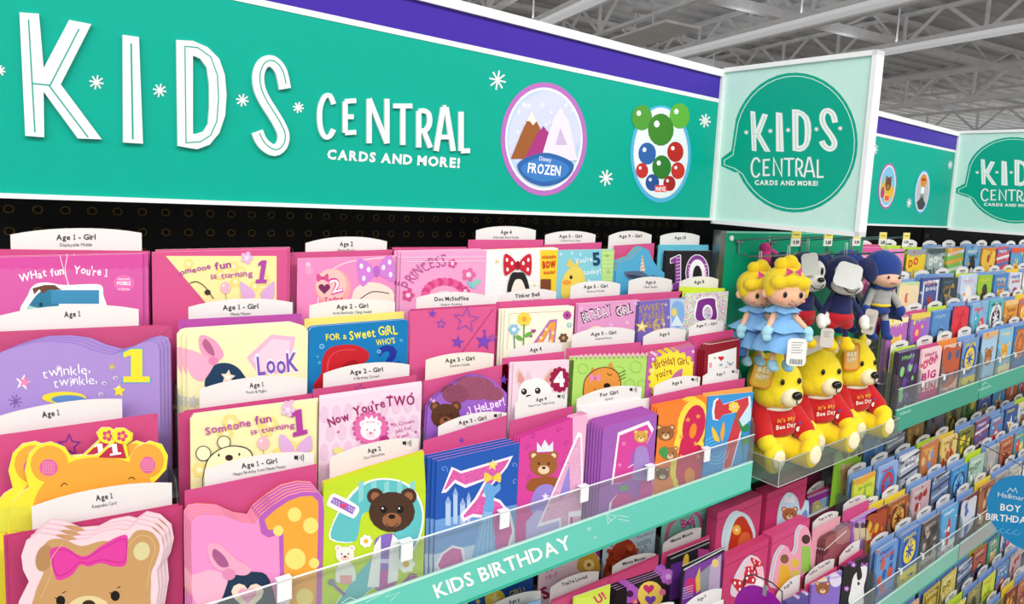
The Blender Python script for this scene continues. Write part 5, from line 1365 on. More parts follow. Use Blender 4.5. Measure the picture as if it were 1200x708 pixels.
ltab('white divider tab leaning above the black and white puppy card', 3, (984, 652.7), (1008, 633), 4, 'Age 9', hh=2.8)
lenv('deep pink envelope above the black and white puppy card', 3, (984, 664), (1011, 645), 'c9316a', n=2)
def art(a):
    a.blob([(995, 708), (997, 690), (1000, 676), (1006, 668), (1011, 662), (1016, 664), (1015, 676), (1012, 690), (1013, 708)], 'f2f0f2'); a.blob([(1004, 668), (1008, 664), (1010, 676), (1005, 680)], '1a161c'); a.ell(1006, 684, 1.5, 2, '1a161c'); a.bow(1013, 662, 8, 5, 'b25ac8', '8a3aa0')
    for x, y in ((992, 690), (1000, 662), (1014, 700)): a.flower(x, y, 3.5, 'b06ad0', 'f0e0f8', 5)
lcard('black card with a white long-eared puppy outline and purple paws', 3, [(989, 665), (1018, 650)], '17141a', art, 3, (-.004, .002), back='d85a9c', bt='black puppy card')

# ================================================================== far sections: every pocket in the grid holds its own card, envelope and tab
def m_bear(a, c): a.bear(.5, .62, .24, c[0], c[1])
def m_star(a, c): a.star(.5, .6, .34, c[0], 12); a.star(.5, .6, .18, c[1], 12)
def m_car(a, c):
    a.blob([(.12, .8), (.15, .62), (.3, .58), (.4, .45), (.65, .45), (.75, .6), (.9, .65), (.9, .8)], c[0]); a.ell(.3, .8, .1, .1, '222428'); a.ell(.72, .8, .1, .1, '222428'); a.poly([(.34, .58), (.42, .49), (.6, .49), (.66, .58)], c[1])
def m_text(a, c):
    for i, t in enumerate(('DO', 'BIG', 'FUN')): a.text(t, (.12, .4 + i * .28), (.12 + (.5, .7, .75)[i], .38 + i * .28), .16, c[i % 2], 2, wave=.02)
def m_balloon(a, c): a.balloon(.34, .42, .2, c[0]); a.balloon(.66, .55, .2, c[1])
def m_stripe(a, c):
    for i in range(6): a.poly([(0, .12 + i * .2), (1, .02 + i * .2), (1, .1 + i * .2), (0, .2 + i * .2)], c[i % 2])
def m_flower(a, c): a.flower(.35, .45, .24, c[0], c[1]); a.flower(.7, .75, .2, c[1], c[0])
def m_rocket(a, c):
    a.blob([(.4, 1.0), (.38, .6), (.5, .25), (.62, .6), (.6, 1.0)], c[0]); a.ell(.5, .6, .07, .07, c[1]); a.poly([(.4, .8), (.25, 1.05), (.4, .98)], c[1]); a.poly([(.6, .8), (.75, 1.05), (.6, .98)], c[1])
def m_disc(a, c): a.ell(.5, .5, .4, .4, c[0]); a.ell(.5, .5, .3, .3, c[1]); a.burst(.5, .5, .2, c[0], 8, .05)
def m_bird(a, c): a.blob([(.3, 1.0), (.25, .6), (.35, .3), (.55, .25), (.7, .45), (.72, 1.0)], c[0]); a.blob([(.38, 1.0), (.36, .7), (.5, .55), (.62, .7), (.6, 1.0)], c[1]); a.poly([(.35, .4), (.15, .45), (.35, .5)], 'f0a030')
def m_frame(a, c): a.line([(.12, .12), (.88, .1), (.88, 1.2), (.12, 1.2)], .07, c[0], True); a.star(.5, .55, .2, c[1])
def m_wild(a, c):
    rng = random.Random(hash(c[0]) % 1000 if False else int(c[0], 16) % 997)
    for i in range(9): a.blob([(x + .1 * math.cos(q * 1.3), y + .12 * math.sin(q * 1.3)) for x, y in [(.15 + rng.random() * .7, .15 + rng.random() * .9)] for q in range(5)], c[i % 2])
MOT = dict(bear=(m_bear, 'bear face'), star=(m_star, 'big star'), car=(m_car, 'toy car'), text=(m_text, 'block lettering'), balloon=(m_balloon, 'two balloons'), stripe=(m_stripe, 'slanting stripes'), flower=(m_flower, 'two flowers'), rocket=(m_rocket, 'rocket'), disc=(m_disc, 'round badge'), bird=(m_bird, 'standing bird'), frame=(m_frame, 'framed star'), wild=(m_wild, 'scattered shapes'))
CN = {'f0e8c0': 'cream'}
ROWN = ['top row', 'second row', 'third row', 'front row']
BANKN = ['upper bank', 'middle bank', 'bottom bank']
COLN = ['first', 'second', 'third', 'fourth', 'fifth', 'sixth', 'seventh', 'eighth']
def cname(h):
    r, g, b = [int(h[i:i + 2], 16) for i in (0, 2, 4)]
    mx, mn = max(r, g, b), min(r, g, b)
    import colorsys
    hh, ss, vv = colorsys.rgb_to_hsv(r / 255, g / 255, b / 255)
    if ss < .13: return 'white' if vv > .88 else 'grey' if vv > .35 else 'black'
    hn = [(18, 'red'), (42, 'orange'), (68, 'yellow'), (95, 'lime green'), (160, 'green'), (195, 'teal'), (250, 'blue'), (290, 'purple'), (340, 'pink'), (361, 'red')]
    nm = next(n for lim, n in hn if hh * 360 < lim)
    if nm == 'orange' and vv < .6: nm = 'brown'
    return ('pale ' if ss < .4 and vv > .75 else 'dark ' if vv < .45 else '') + nm
RNG = random.Random(11)
def pocket(x, wd, k, bank, env, col, mot, cols, n, place, edge=None, skip=()):
    Y, zs = tier(k, bank)
    h = .183 + RNG.uniform(-.008, .004)
    cw_ = wd - RNG.uniform(.012, .022)
    x0 = x + RNG.uniform(.001, .006)
    zt = zs + h - RNG.uniform(0, .006)
    x1 = x0 + cw_
    f = lambda u, v: Vector((x0 + u * cw_, Y, zt - v * cw_))
    fm, mn = MOT[mot]
    lab = '%s card with %s, %s column, %s' % (cname(col), mn.replace('a ', ''), COLN[place[0]], place[1])
    W = RNG.choice([[(0, 0), (1, RNG.uniform(-.02, .02))], [(0, 0), (1, RNG.uniform(-.05, .05))], [(0, .06), (.05, 0), (.95, 0), (1, .06)]])
    deco = RNG.random(); dseed = RNG.randrange(9999)
    def art(a):
        rg = random.Random(dseed)
        if deco < .35: a.rect(0, .95, 1, 1.6, cols[1])
        elif deco < .6: a.blob([(0, .1), (.5, .02 + rg.random() * .1), (1, .15), (1, .8), (.5, 1.05), (0, .9)], cols[1]) if mot in ('wild', 'car', 'rocket') else a.rect(0, 0, 1, .12, cols[1])
        for q in range(6): a.ell(rg.random(), rg.random() * 1.25, .025 + rg.random() * .04, .03 + rg.random() * .04, cols[q % 2], n=8)
        fm(a, cols)
        for q in range(rg.choice([1, 2])): a.text(('Happy', 'Birthday')[q], (.14 + .1 * q, .17 + q * .14), (.75 + .1 * q, .15 + q * .14), .09, cols[(q + 1) % 2], 1, wave=.008)
        a.text(rg.choice(['Hooray', 'Birthday', 'for You', 'Big Day']), (.15, 1.2), (.85, 1.18), .1, cols[0], 1)
    card(lab, Y, W, col, zs, art, n, (-.003, .0012), f=f, bt='%s card, %s column, %s' % (cname(col), COLN[place[0]], place[1]), blab='rear copy of %s card, %s column, %s' % (cname(col), COLN[place[0]], place[1]), back=edge or 'e9e9e9')
    if env:
        fe = lambda u, v: Vector((x0 - .002 + u * (cw_ + .006), Y + .018, zs + h + .004 - v))
        envelope('%s envelope, %s column, %s' % (cname(env), COLN[place[0]], place[1]), Y + .016, (0, 0), (1, 0), env, zs, True, f=lambda u, v: Vector((x0 - .002 + u * (cw_ + .006), Y + .016, zs + h + .005 - v)))
    tz = .2 + RNG.uniform(-.003, .003)
    tw = .105
    tx = x0 + cw_ * .5 - tw / 2 + RNG.uniform(-.01, .01)
    ft = lambda u, v: Vector((tx + u * tw, Y + .027, zs + tz - v * tw))
    o = tab('white arched divider tab, %s column, %s' % (COLN[place[0]], place[1]), Y + .027, (0, .06), (1, .06), .1, zs, '', f=ft)
    s = Art(ft, (0, -1, 0)); s.part = 'lettering'
    s.line([(.28, .1), (.72, .1)], .045, '55555a'); s.line([(.34, .165), (.66, .165)], .02, '8a8a8e'); s.build(o)

BL, BL2, LM, YL, PKE, ORE = '86a8dc', '6f9ad2', 'c3e03a', 'efcf40', 'd2508a', 'ee8f3a'
GRID = {  # (bank, row): list over columns 0-3 of the two-foot rack, then columns of the four-foot rack
 (0, 0): [(PKE, 'eca0c8', 'flower', ('f6d8e8', 'd8589c')), (LM, 'e88cc0', 'bear', ('f6d8e8', 'f0a8cc')), (LM, 'f0cf2a', 'text', ('d03a2a', '9aa0a8')), (BL, 'a8b8b8', 'text', ('f0f4f0', '4a5a60')),
          (BL, '7ab84a', 'stripe', ('c9d6d8', 'e89a3a')), (BL, '6aaad8', 'bird', ('1c1e26', 'f4f2f0')), (BL2, 'e08a2a', 'wild', ('a8421a', 'f4c84a')), (BL, 'cf5a6a', 'stripe', ('4a7ac0', 'e6e8f0')), (BL, '5aa0d0', 'star', ('f0e060', 'e85a3a')), (BL, 'd8dce0', 'car', ('c83a3a', '8ac0e0')), (LM, 'e8a83a', 'bear', ('8a5a30', 'f0d0a0')), (BL, '4a7ab8', 'rocket', ('e8e8ee', 'd03a3a'))],
 (0, 1): [(PKE, 'e08ab0', 'flower', ('f4e0a0', 'c83a7a')), (BL, 'bcd8a0', 'wild', ('d86a6a', 'f0d8b0')), (BL2, '4a5a9a', 'frame', ('e8ecf4', 'b04a3a')), (BL, '2f4250', 'star', ('b08a3a', '5a7a8a')),
          (LM, 'c8d4ec', 'bird', ('f2ece4', 'd8b0c8')), (BL, '9ccc3a', 'bird', ('3a342e', 'e8d45a')), (BL, '4a8ac8', 'bear', ('e0a04a', 'f4dcb0')), (YL, 'd8dcea', 'car', ('c8323a', '3a6ac0')), (BL, 'e0c84a', 'rocket', ('d04a3a', 'f4f4f4')), (LM, '8a6ac0', 'disc', ('f0c83a', '3a2a6a')), (BL, '5ab0c0', 'balloon', ('e85a5a', 'f0d04a')), (BL, 'd86a4a', 'text', ('f4f0e0', '3a3a6a'))],
 (0, 2): [(LM, 'b86ac0', 'bear', ('f0c84a', 'f8e8b0')), (PKE, '9a72c8', 'flower', ('d84aa0', 'e8d05a')), (LM, '5a8cc8', 'car', ('3a4a5a', 'a0c4dc')), (BL, '3c4a80', 'rocket', ('c8242c', 'e03a4a')),
          (BL, '8ab4dc', 'balloon', ('4ab0c0', 'e0505a')), (BL, '5ab8c0', 'disc', ('f0ecf0', '2a2430')), (BL2, 'e09a3a', 'bear', ('b0682a', 'f0c880')), (YL, 'e0704a', 'balloon', ('f0c84a', '5a9ad0')), (BL, '4a70b0', 'star', ('f4f0f0', 'd83a3a')), (LM, 'd8d0c0', 'text', ('3a6ab0', 'c84a3a')), (BL, '3a9a8a', 'wild', ('f0e05a', 'f4f4f4')), (BL, '7a8ac8', 'car', ('f0a03a', 'e0e8f0'))],
 (0, 3): [(LM, '3c2c4c', 'wild', ('6a3f9a', '8acc7a')), (PKE, 'f0cdd2', 'text', ('d03a6a', 'c0307a')), (ORE, 'eab8a0', 'wild', ('3a5a8a', 'c05a3a')),
          (BL, '7a98c8', 'disc', ('2a52b0', 'e8cf3a')), (BL, 'a8cce8', 'bear', ('a06a3a', 'e0b080')), (BL2, '8ac4e0', 'bear', ('e0a03a', 'f4e0b0')), (BL, '3a7ab8', 'disc', ('e8843a', 'a8683a')), (BL, 'c0d8e8', 'balloon', ('d84a4a', '3a9ad0')), (BL, '4a90c0', 'rocket', ('f0f0f0', 'e0503a')), (LM, 'e8d45a', 'car', ('3a8a4a', 'f4f4f4')), (BL, '9ab0d8', 'star', ('e05a5a', 'f4e8a0'))],
 (1, 0): [(BL, '9cc83c', 'text', ('3a3a2a', 'f4f0d0')), (BL, '5a90cc', 'wild', ('8ab8e4', 'e8c84a')), (BL2, 'a8b0c0', 'stripe', ('e8ecf0', '3a4a60')), (LM, 'a88450', 'wild', ('6a4a2a', 'd8b06a')),
          (YL, '6a6a7a', 'wild', ('a87a5a', '3a3440')), (BL, '8c8a60', 'bird', ('4a4a2a', 'd8c86a')), (YL, '5a8a4a', 'wild', ('d8c04a', '2a3a2a')), (BL, 'b84a4a', 'car', ('e8d8a0', '4a6ab0')), (BL, '5a9ac8', 'star', ('f0e0a0', 'd04a3a')), (BL, '4a4a6a', 'rocket', ('e0e0ea', 'd06a3a')), (LM, '8ab0d0', 'balloon', ('e05a5a', 'f0c84a')), (BL, 'd0a05a', 'bear', ('7a4a2a', 'f0d8a8'))],
 (1, 1): [(BL, 'd3dc4a', 'star', ('7ab03a', 'e8a83a')), (BL, '8fb0e2', 'disc', ('3a8ad0', 'c8323a')), (BL, 'b0b8c8', 'stripe', ('3a3f4c', 'e8e8ec')), (LM, 'c87a4a', 'wild', ('7a9ad0', 'e8c06a')),
          (YL, 'e8c87a', 'wild', ('c83a2a', 'a07a4a')), (BL, '7a7a3a', 'wild', ('e8d03a', '2a2a1c')), (BL, '8a4a6a', 'stripe', ('4a6ab0', 'e0e0f0')), (BL, '5a8ac0', 'car', ('e8503a', 'f0e8e0')), (BL, '3a5a9a', 'star', ('f0f0f0', 'e8c84a')), (LM, 'c8d0d8', 'bear', ('8a6a4a', 'e8d0b0')), (BL, 'a0c4e8', 'text', ('d04a3a', '3a5aa0')), (BL, '6a9a5a', 'rocket', ('f0e8e0', 'e0a03a'))],
 (1, 2): [(YL, '7a2a20', 'wild', ('e0b03a', 'b04a2a')), (YL, 'a8582c', 'disc', ('5a2a1c', 'e0a850')), (BL, 'c4a8b0', 'wild', ('a02a30', 'e8dcc8')), (BL, '6a82b0', 'stripe', ('b8c0d0', '4a4a5a')),
          (BL, '3a90d0', 'disc', ('2a4a80', '7ac0f0')), (LM, 'a8c8b8', 'text', ('5a7a6a', 'f4f4f0')), (BL, 'b0b0b4', 'frame', ('7a7a80', 'd8c8a8')), (BL, 'b8684a', 'bear', ('8a3a2a', 'f0c090')), (BL, '4a9ab8', 'balloon', ('d8504a', 'f0d85a')), (BL, 'd8d4c4', 'car', ('3a70b0', 'b0d0e8')), (LM, '7a6ab0', 'star', ('f0e05a', 'e8e8f4')), (BL, 'c05a5a', 'rocket', ('f0f0f0', '3a5ab0'))],
 (1, 3): [(BL, '6a98d2', 'wild', ('d8583a', '2f5aa8')), (BL, '4878c0', 'disc', ('2a4fa8', 'f0dc3a')), (BL, '58504f', 'wild', ('3a3234', 'b8a8a0')), (BL, '5aa8dc', 'rocket', ('c83a3a', 'f0f4f8')),
          (BL, '7a3a48', 'wild', ('4a6ab8', 'd8dce8')), (YL, 'a8664a', 'wild', ('d8b08a', '6a4a3a')), (BL, 'a09a98', 'bird', ('d8d4cc', '6a6460')), (BL, 'b8bcc0', 'stripe', ('8a8a8e', 'e8d8b0')), (BL, '4a7ab0', 'car', ('e8c83a', 'e0e8f0')), (BL, 'b0d0e8', 'bear', ('a0704a', 'f0dcc0')), (BL, '3a3a4a', 'star', ('e8c83a', 'd04a3a')), (LM, 'e0885a', 'balloon', ('3a8ac0', 'f4e8a0'))],
 (2, 0): [(BL, 'd8a03a', 'wild', ('7a4a2a', 'e8c05a')), (YL, 'b8602a', 'disc', ('6a341c', 'e8b04a')), (YL, '9a6a32', 'wild', ('5a3a1c', 'd8b04a')), (BL, '23242e', 'wild', ('c8323a', '5aa0d8')),
          (BL, '2a2a38', 'disc', ('c8242c', '3a5ab8')), (BL, '7ac83a', 'wild', ('3a8a2a', 'b8e85a')), (BL, '6a5248', 'wild', ('a8968a', '3a2e2a')), (LM, 'd8c45a', 'text', ('6a5a2a', 'f4ecc0')), (BL, '4a8ab8', 'rocket', ('e8e8e8', 'd84a3a')), (BL, 'c86a3a', 'bear', ('7a3a1c', 'f0c890')), (BL, '5a5a7a', 'star', ('e8e05a', 'd8d8e8')), (BL, 'a0c0d8', 'car', ('c83a3a', 'f4f4f4'))],
 (2, 1): [(BL, 'c86a2a', 'wild', ('e8b05a', '7a3a1c')), (BL, '6aa0c8', 'stripe', ('a8d0e8', '3a6a98')), (BL, '7a9ac8', 'wild', ('3a5a8a', 'd0e0f0')), (BL, 'e0b090', 'wild', ('b06a4a', 'f0dcc8')),
          (BL, 'c8b04a', 'frame', ('6a5a2a', 'f0e090')), (BL, 'd8c86a', 'text', ('7a6a2a', 'f8f0c0')), (BL, '7a8aa8', 'stripe', ('3a4458', 'c8d0e0')), (YL, 'b85a4a', 'car', ('3a4a7a', 'f0d8a0')), (BL, '4a9a8a', 'bear', ('e0c08a', 'f8ecd0')), (BL, 'd8d8dc', 'balloon', ('3a6ac0', 'e04a4a')), (BL, '5a4a8a', 'rocket', ('f0c84a', 'f0f0f0')), (BL, 'a8c85a', 'bird', ('4a3a2a', 'f4f0e0'))],
}
_pal = [e for rr in list(GRID.values()) for e in rr if e]
for k in (2, 3): GRID[2, k] = [_pal[(q * 7 + k * 5) % len(_pal)] for q in range(10)]
for (bank, k), row in GRID.items():
    for i, e in enumerate(row):
        if e is None: continue
        if i < 4:
            x = 1.800 + i * .1455; wd = .1455; sec = 'narrow rack'
        else:
            if i - 4 > (7 if bank < 2 else 5): continue
            x = 2.392 + (i - 4) * .1517; wd = .1517; sec = 'far rack'
        if bank == 1 and i == 0 and k == 0 or bank == 1 and i == 0 and k == 3: pass
        n = 4 if (bank, k, i) == (0, 3, 0) else RNG.choice([1, 2, 2, 3]) if i < 5 else RNG.choice([1, 2]) if i < 8 else 1
        if bank == 2: n = 1
        pocket(x, wd, k, bank, e[0], e[1], e[2], e[3], n, (i if i < 4 else i - 4, '%s, %s, %s' % (ROWN[k], BANKN[bank], sec)))
r2 = rack(1.797, 2.380, 0, 4, 'narrow upper card rack right of the plush toys', '3aa389')
s = sheetY(TIER[3][0] - .013); s.text('Hallmark', (1055, 487), (1068, 482), 3.4, 'bfe6da', 0); s.line([(1058, 479), (1061, 475), (1064, 477)], .6, 'bfe6da'); s.build(r2)
r3 = rack(2.389, 3.605, 0, 8, 'far wide upper card rack at the right edge', '3fae94')
s = sheetY(TIER[3][0] - .013); s.text('Hallmark', (1147, 459), (1162, 453), 3.2, 'bfe6da', 0); s.line([(1151, 452), (1154, 448), (1157, 450)], .6, 'bfe6da'); s.build(r3)
rack(1.163, 1.790, BANK, 4, 'middle-height card rack below the plush toy tray', '66cdbb')
rack(1.797, 2.380, BANK, 4, 'narrow middle-height card rack with pale green strip', '7fc9b6')
rack(2.389, 3.605, BANK, 8, 'far middle-height card rack with grey strip beside blue disc', 'a8adad')
rack(1.797, 2.380, 2 * BANK, 4, 'narrow lowest card rack near the floor', '7fc9b6', lip=False)
rack(2.389, 3.605, 2 * BANK, 8, 'far lowest card rack near the floor', '7fc9b6', lip=False)
rack(-.067, 1.1555, BANK, 8, 'middle-height card rack below the KIDS BIRTHDAY rack', '66cdbb')

# ------------------------------------------------------------------ disc signs on wires
def disc_sign(label, X, c, R, col, wire_to, paint):
    c = Vector(c)
    r = empty('disc_sign', c, label, 'sign')
    n = 48
    pts = [c + Vector((0, R * math.cos(2 * math.pi * k / n), R * math.sin(2 * math.pi * k / n))) for k in range(n)]
    MB().prism(pts, (.002, 0, 0), mat(col, 'gloss')).build('disc', r)
    s = Art(lambda x, y: PX(x, y, X), (-1, 0, 0)); paint(s); s.build(r)
    MB().tube(wire_to, .0013, mat('5a5c60', 'metal'), 6).build('wire_holder', r)
    MB().box((X - .001, c.y - .004, c.z + R - .012), (X + .003, c.y + .004, c.z + R + .006), mat('cfd2d4', 'metal')).build('clip', r)
cb = PX(1204, 602, 2.2)
def pb_(a):
    a.text('Hallmark', (1169, 582), (1206, 588), 5.5, 'e3f2fa', 0); a.line([(1180, 577), (1184, 572), (1187, 576), (1190, 572), (1192, 578)], .8, 'e3f2fa')
    a.text('BOY', (1172, 598), (1196, 600.5), 7.5, 'ffffff', 1); a.text('BIRTHDAY', (1155, 609), (1211, 614.5), 7.5, 'ffffff', 1)
    for q in range(5): a.line([(1160 + q * 8 + 4 * math.cos(t), 620 + q + 3 * math.sin(t)) for t in [k * .8 for k in range(7)]], .5, '8fc9ea')
disc_sign('blue round BOY BIRTHDAY sign on a wire at the right edge', 2.2, cb, .108, '2492cf', [(2.2, .79, cb.z + .155), (2.2, .70, cb.z + .16), (2.2, .60, cb.z + .135), (2.2, cb.y, cb.z + .112)], pb_)
cpv = PX(893, 729, 1.0)
disc_sign('purple round sign on a wire loop at the bottom edge', 1.0, cpv, .062, '9a14a4', [(1.004, .79, cpv.z - .10), (1.004, cpv.y + .045, cpv.z - .08), (1.004, cpv.y + .050, cpv.z + .03), (1.004, cpv.y + .046, cpv.z + .062), (1.004, cpv.y + .03, cpv.z + .074), (1.004, cpv.y - .01, cpv.z + .078), (1.004, cpv.y - .032, cpv.z + .072), (1.004, cpv.y - .034, cpv.z + .045)], lambda a: a.ell(893, 740, 2, 2, 'c24acb'))
# ================================================================== plush toys, their panel, hooks and tray
def fuse(name, parts, m, parent, vox=.0035, sm=6):
    """soft stuffed shape: ellipsoids and limbs melted into one skin"""
    bm = bmesh.new()
    for p in parts:
        c, r = Vector(p[0]), p[1]
        rot = Euler(p[2]).to_matrix().to_4x4() if len(p) > 2 else Matrix.Identity(4)
        M_ = Matrix.Translation(c) @ rot @ Matrix.Diagonal((*(r if hasattr(r, '__len__') else (r, r, r)), 1))
        bmesh.ops.create_icosphere(bm, subdivisions=3, radius=1, matrix=M_)
    me = bpy.data.meshes.new(name); bm.to_mesh(me); bm.free()
    t = bpy.data.objects.new('t', me); COL.objects.link(t)
    a = t.modifiers.new('r', 'REMESH'); a.mode = 'VOXEL'; a.voxel_size = vox
    b = t.modifiers.new('s', 'SMOOTH'); b.iterations = sm; b.factor = .5
    dg = bpy.context.evaluated_depsgraph_get()
    me2 = bpy.data.meshes.new_from_object(t.evaluated_get(dg))
    bpy.data.objects.remove(t); bpy.data.meshes.remove(me)
    me2.materials.clear(); me2.materials.append(m)
    me2.polygons.foreach_set('use_smooth', [True] * len(me2.polygons))
    o = bpy.data.objects.new(name, me2); COL.objects.link(o); o.parent = parent
    return o
def chain(a, b, r0, r1, n=6):
    a, b = Vector(a), Vector(b)
    return [(a.lerp(b, i / (n - 1)), r0 + (r1 - r0) * i / (n - 1)) for i in range(n)]
def lmk(name, mb, parent, smooth=True):
    """mesh given in the parent's own space"""
    me = bpy.data.meshes.new(name)
    me.from_pydata(mb.v, [], mb.f)
    for m in mb.m: me.materials.append(m)
    me.polygons.foreach_set('material_index', mb.i)
    me.polygons.foreach_set('use_smooth', [smooth] * len(me.polygons))
    o = bpy.data.objects.new(name, me); COL.objects.link(o); o.parent = parent
    return o
def dot(name, parent, c, r, m, rot=(0, 0, 0)):
    bm = bmesh.new()
    bmesh.ops.create_icosphere(bm, subdivisions=2, radius=1, matrix=Matrix.Translation(c) @ Euler(rot).to_matrix().to_4x4() @ Matrix.Diagonal((*r, 1)))
    me = bpy.data.meshes.new(name); bm.to_mesh(me); bm.free()
    me.materials.append(m); me.polygons.foreach_set('use_smooth', [True] * len(me.polygons))
    o = bpy.data.objects.new(name, me); COL.objects.link(o); o.parent = parent
    return o
def hang_tag(parent, c, wd, h, col, rot, lines=None, barcode=False, rim=None, text=None, name='hang_tag'):
    """a rounded card tag in the toy's own space"""
    M_ = Matrix.Translation(c) @ Euler(rot).to_matrix().to_4x4()
    def rr(w_, h_, y):
        out = []
        r_ = min(w_, h_) * .22
        for sx, sz, a0 in ((1, 1, 0), (-1, 1, 90), (-1, -1, 180), (1, -1, 270)):
            for q in range(4):
                t = math.radians(a0 + q * 30)
                out.append(Vector((sx * (w_ / 2 - r_) + r_ * math.cos(t), y, sz * (h_ / 2 - r_) + r_ * math.sin(t))))
        return [M_ @ p for p in out]
    mb = MB(); mb.prism(rr(wd, h, 0), (M_.to_3x3() @ Vector((0, .0012, 0))), mat(rim or col, 'gloss'))
    if rim: mb.prism(rr(wd * .84, h * .88, -.0004), (M_.to_3x3() @ Vector((0, .0002, 0))), mat(col, 'gloss'))
    o = lmk(name, mb, parent, False)
    f = lambda u, v: M_ @ Vector((u * wd, -.0006, -v * wd))
    s = Art(f, M_.to_3x3() @ Vector((0, -1, 0)))
    s.nrm = (M_.to_3x3() @ Vector((0, -1, 0)))
    if text:
        for i, t in enumerate(text): s.text(t, (-.3, -.05 + i * .34), (.3, -.05 + i * .34), .24, 'f6f0d8', 2)
    if lines:
        for i in range(lines): s.line([(-.3, -.5 + i * .13), (.3 - (i % 3) * .08, -.5 + i * .13)], .03, '9a9a9a', part='lettering')
    if barcode:
        for i in range(13): s.line([(-.3 + i * .05, .35), (-.3 + i * .05, .62)], .014 + .014 * (i % 3 == 0), '222222', part='barcode')
    for nm, m3 in s.p.items(): lmk(nm, m3, o, False)
    return o
PL = lambda c: mat(c, 'plush')
BLK = mat('120e10', 'gloss')
# ---- yellow bears sitting in the tray
def make_bear():
    r = empty('plush_bear', (0, 0, 0))
    Yw = PL('f7dc22')
    fuse('body', [((0, 0, .05), (.058, .052, .05)), ((0, 0, .085), (.054, .048, .05))], Yw, r)
    fuse('head', [((0, -.002, .19), (.066, .060, .060)), ((0, -.034, .172), (.052, .034, .036)), ((-.03, -.02, .165), (.034, .034, .03)), ((.03, -.02, .165), (.034, .034, .03)), ((0, 0, .215), (.05, .048, .042))], Yw, r)
    for sx in (-1, 1):
        e = fuse('ear', [((sx * .050, .004, .246), (.021, .012, .021)), ((sx * .040, .004, .232), (.014, .010, .014))], Yw, r)
        dot('ear_lining', e, (sx * .051, -.006, .247), (.012, .004, .012), PL('f8ecc4'))
        fuse('arm', chain((sx * .050, -.008, .112), (sx * .060, -.062, .072), .023, .020) + [((sx * .061, -.069, .069), (.023, .024, .021))], Yw, r)
        fuse('leg', chain((sx * .034, -.018, .034), (sx * .048, -.072, .032), .031, .027) + [((sx * .051, -.084, .040), (.028, .020, .036))], Yw, r)
        fuse('sleeve', chain((sx * .046, -.006, .120), (sx * .060, -.047, .083), .029, .0262, 6), PL('c4161c'), r)
        fuse('foot_pad', [((sx * .052, -.1015, .042), (.019, .005, .024))], PL('f8ecc4'), r)
        dot('eye', r, (sx * .024, -.059, .204), (.0052, .004, .0075), BLK)
    fuse('jumper', [((0, 0, .108), (.062, .056, .040)), ((0, 0, .085), (.064, .059, .026))], PL('c4161c'), r)
    fuse('muzzle', [((0, -.062, .168), (.029, .021, .022))], PL('f8ecc4'), r, .003)
    dot('nose', r, (0, -.083, .178), (.014, .009, .010), BLK)
    lmk('mouth', MB().tube([(0, -.083, .170), (0, -.0835, .161), (.008, -.080, .155), (.014, -.077, .157)], .0013, BLK, 5), r)
    fuse('collar', [((0, -.006, .134), (.047, .045, .008))], PL('f4efe6'), r, .003)
    s = Art(lambda u, v: Vector((u, -.0565 - .004 * (1 - abs(u) / .05), .1 - v)), (0, -1, 0))
    s.text("It's My", (-.028, -.010), (.022, -.014), .009, 'f0a83a', 1); s.text('Bee Day', (-.030, .006), (.026, .002), .010, 'f0e8d8', 1); s.ell(.034, .010, .006, .006, 'f4e8e0'); s.ell(.038, -.004, .004, .004, '3a5ab8')
    for nm, mb in s.p.items(): lmk(nm, mb, r, False)
    return r
BEARS = [((1.318, .868, -.5850), -16, 'yellow plush bear in red jumper, nearest in the tray, orange tag at its ear'),
         ((1.492, .868, -.5850), -20, 'middle yellow plush bear in red jumper with a white tag'),
         ((1.664, .868, -.5850), -14, 'farthest yellow plush bear in red jumper with a round-ended orange tag')]
pb0 = make_bear()
for i, (loc, rz, lab) in enumerate(BEARS):
    o = pb0 if i == 0 else copy_tree(pb0)
    o.location = loc; o.rotation_euler = (0, 0, math.radians(rz)); o.scale = (.98, .98, .98)
    tag(o, lab, 'plush toy', 'yellow bears in the clear tray')
brs = sorted([o for o in bpy.data.objects if o.name.startswith('plush_bear')], key=lambda o: o.location.x)
hang_tag(brs[0], (-.066, -.040, .222), .050, .068, 'e3b93a', (0, math.radians(12), math.radians(-20)), rim='e8922c', text=['BEE', 'HAPPY'])
hang_tag(brs[1], (-.046, -.030, .262), .062, .036, 'eef0f0', (0, math.radians(-28), math.radians(-25)), barcode=False, lines=3)
hang_tag(brs[2], (-.056, -.052, .222), .042, .072, 'e6b257', (0, math.radians(-4), math.radians(-25)), rim='ea7f26', text=['BEE', 'HAPPY'])

# ---- tray
cl = mat('e9eeec', 'clear')
tr = empty('toy_tray', (1.50, .86, -.59), 'clear plastic tray in front of the green panel holding the yellow bears', 'tray')
x0, x1, y0, y1, z0, z1 = 1.213, 1.756, .765, .925, -.589, -.535
MB().box((x0, y0, z0), (x1, y1, z0 + .003), cl).build('tray_floor', tr)
MB().box((x0, y0, z0 + .003), (x1, y0 + .003, z1), cl).build('tray_front', tr)
MB().box((x0, y0 + .003, z0 + .003), (x0 + .003, y1, z1), cl).build('tray_side', tr)
MB().box((x1 - .003, y0 + .003, z0 + .003), (x1, y1, z1), cl).build('tray_side', tr)
em = mat('b9c0bb', 'gloss')
MB().tube([(x0, y1, z1), (x0, y0, z1), (x1, y0, z1), (x1, y1, z1)], .0011, em, 5).build('tray_rim', tr)
MB().tube([(x0, y0, z0), (x0, y0, z1)], .0011, em, 5).build('tray_rim', tr)
MB().tube([(x0, y1, z0), (x0, y0, z0), (x1, y0, z0)], .0011, em, 5).build('tray_rim', tr)
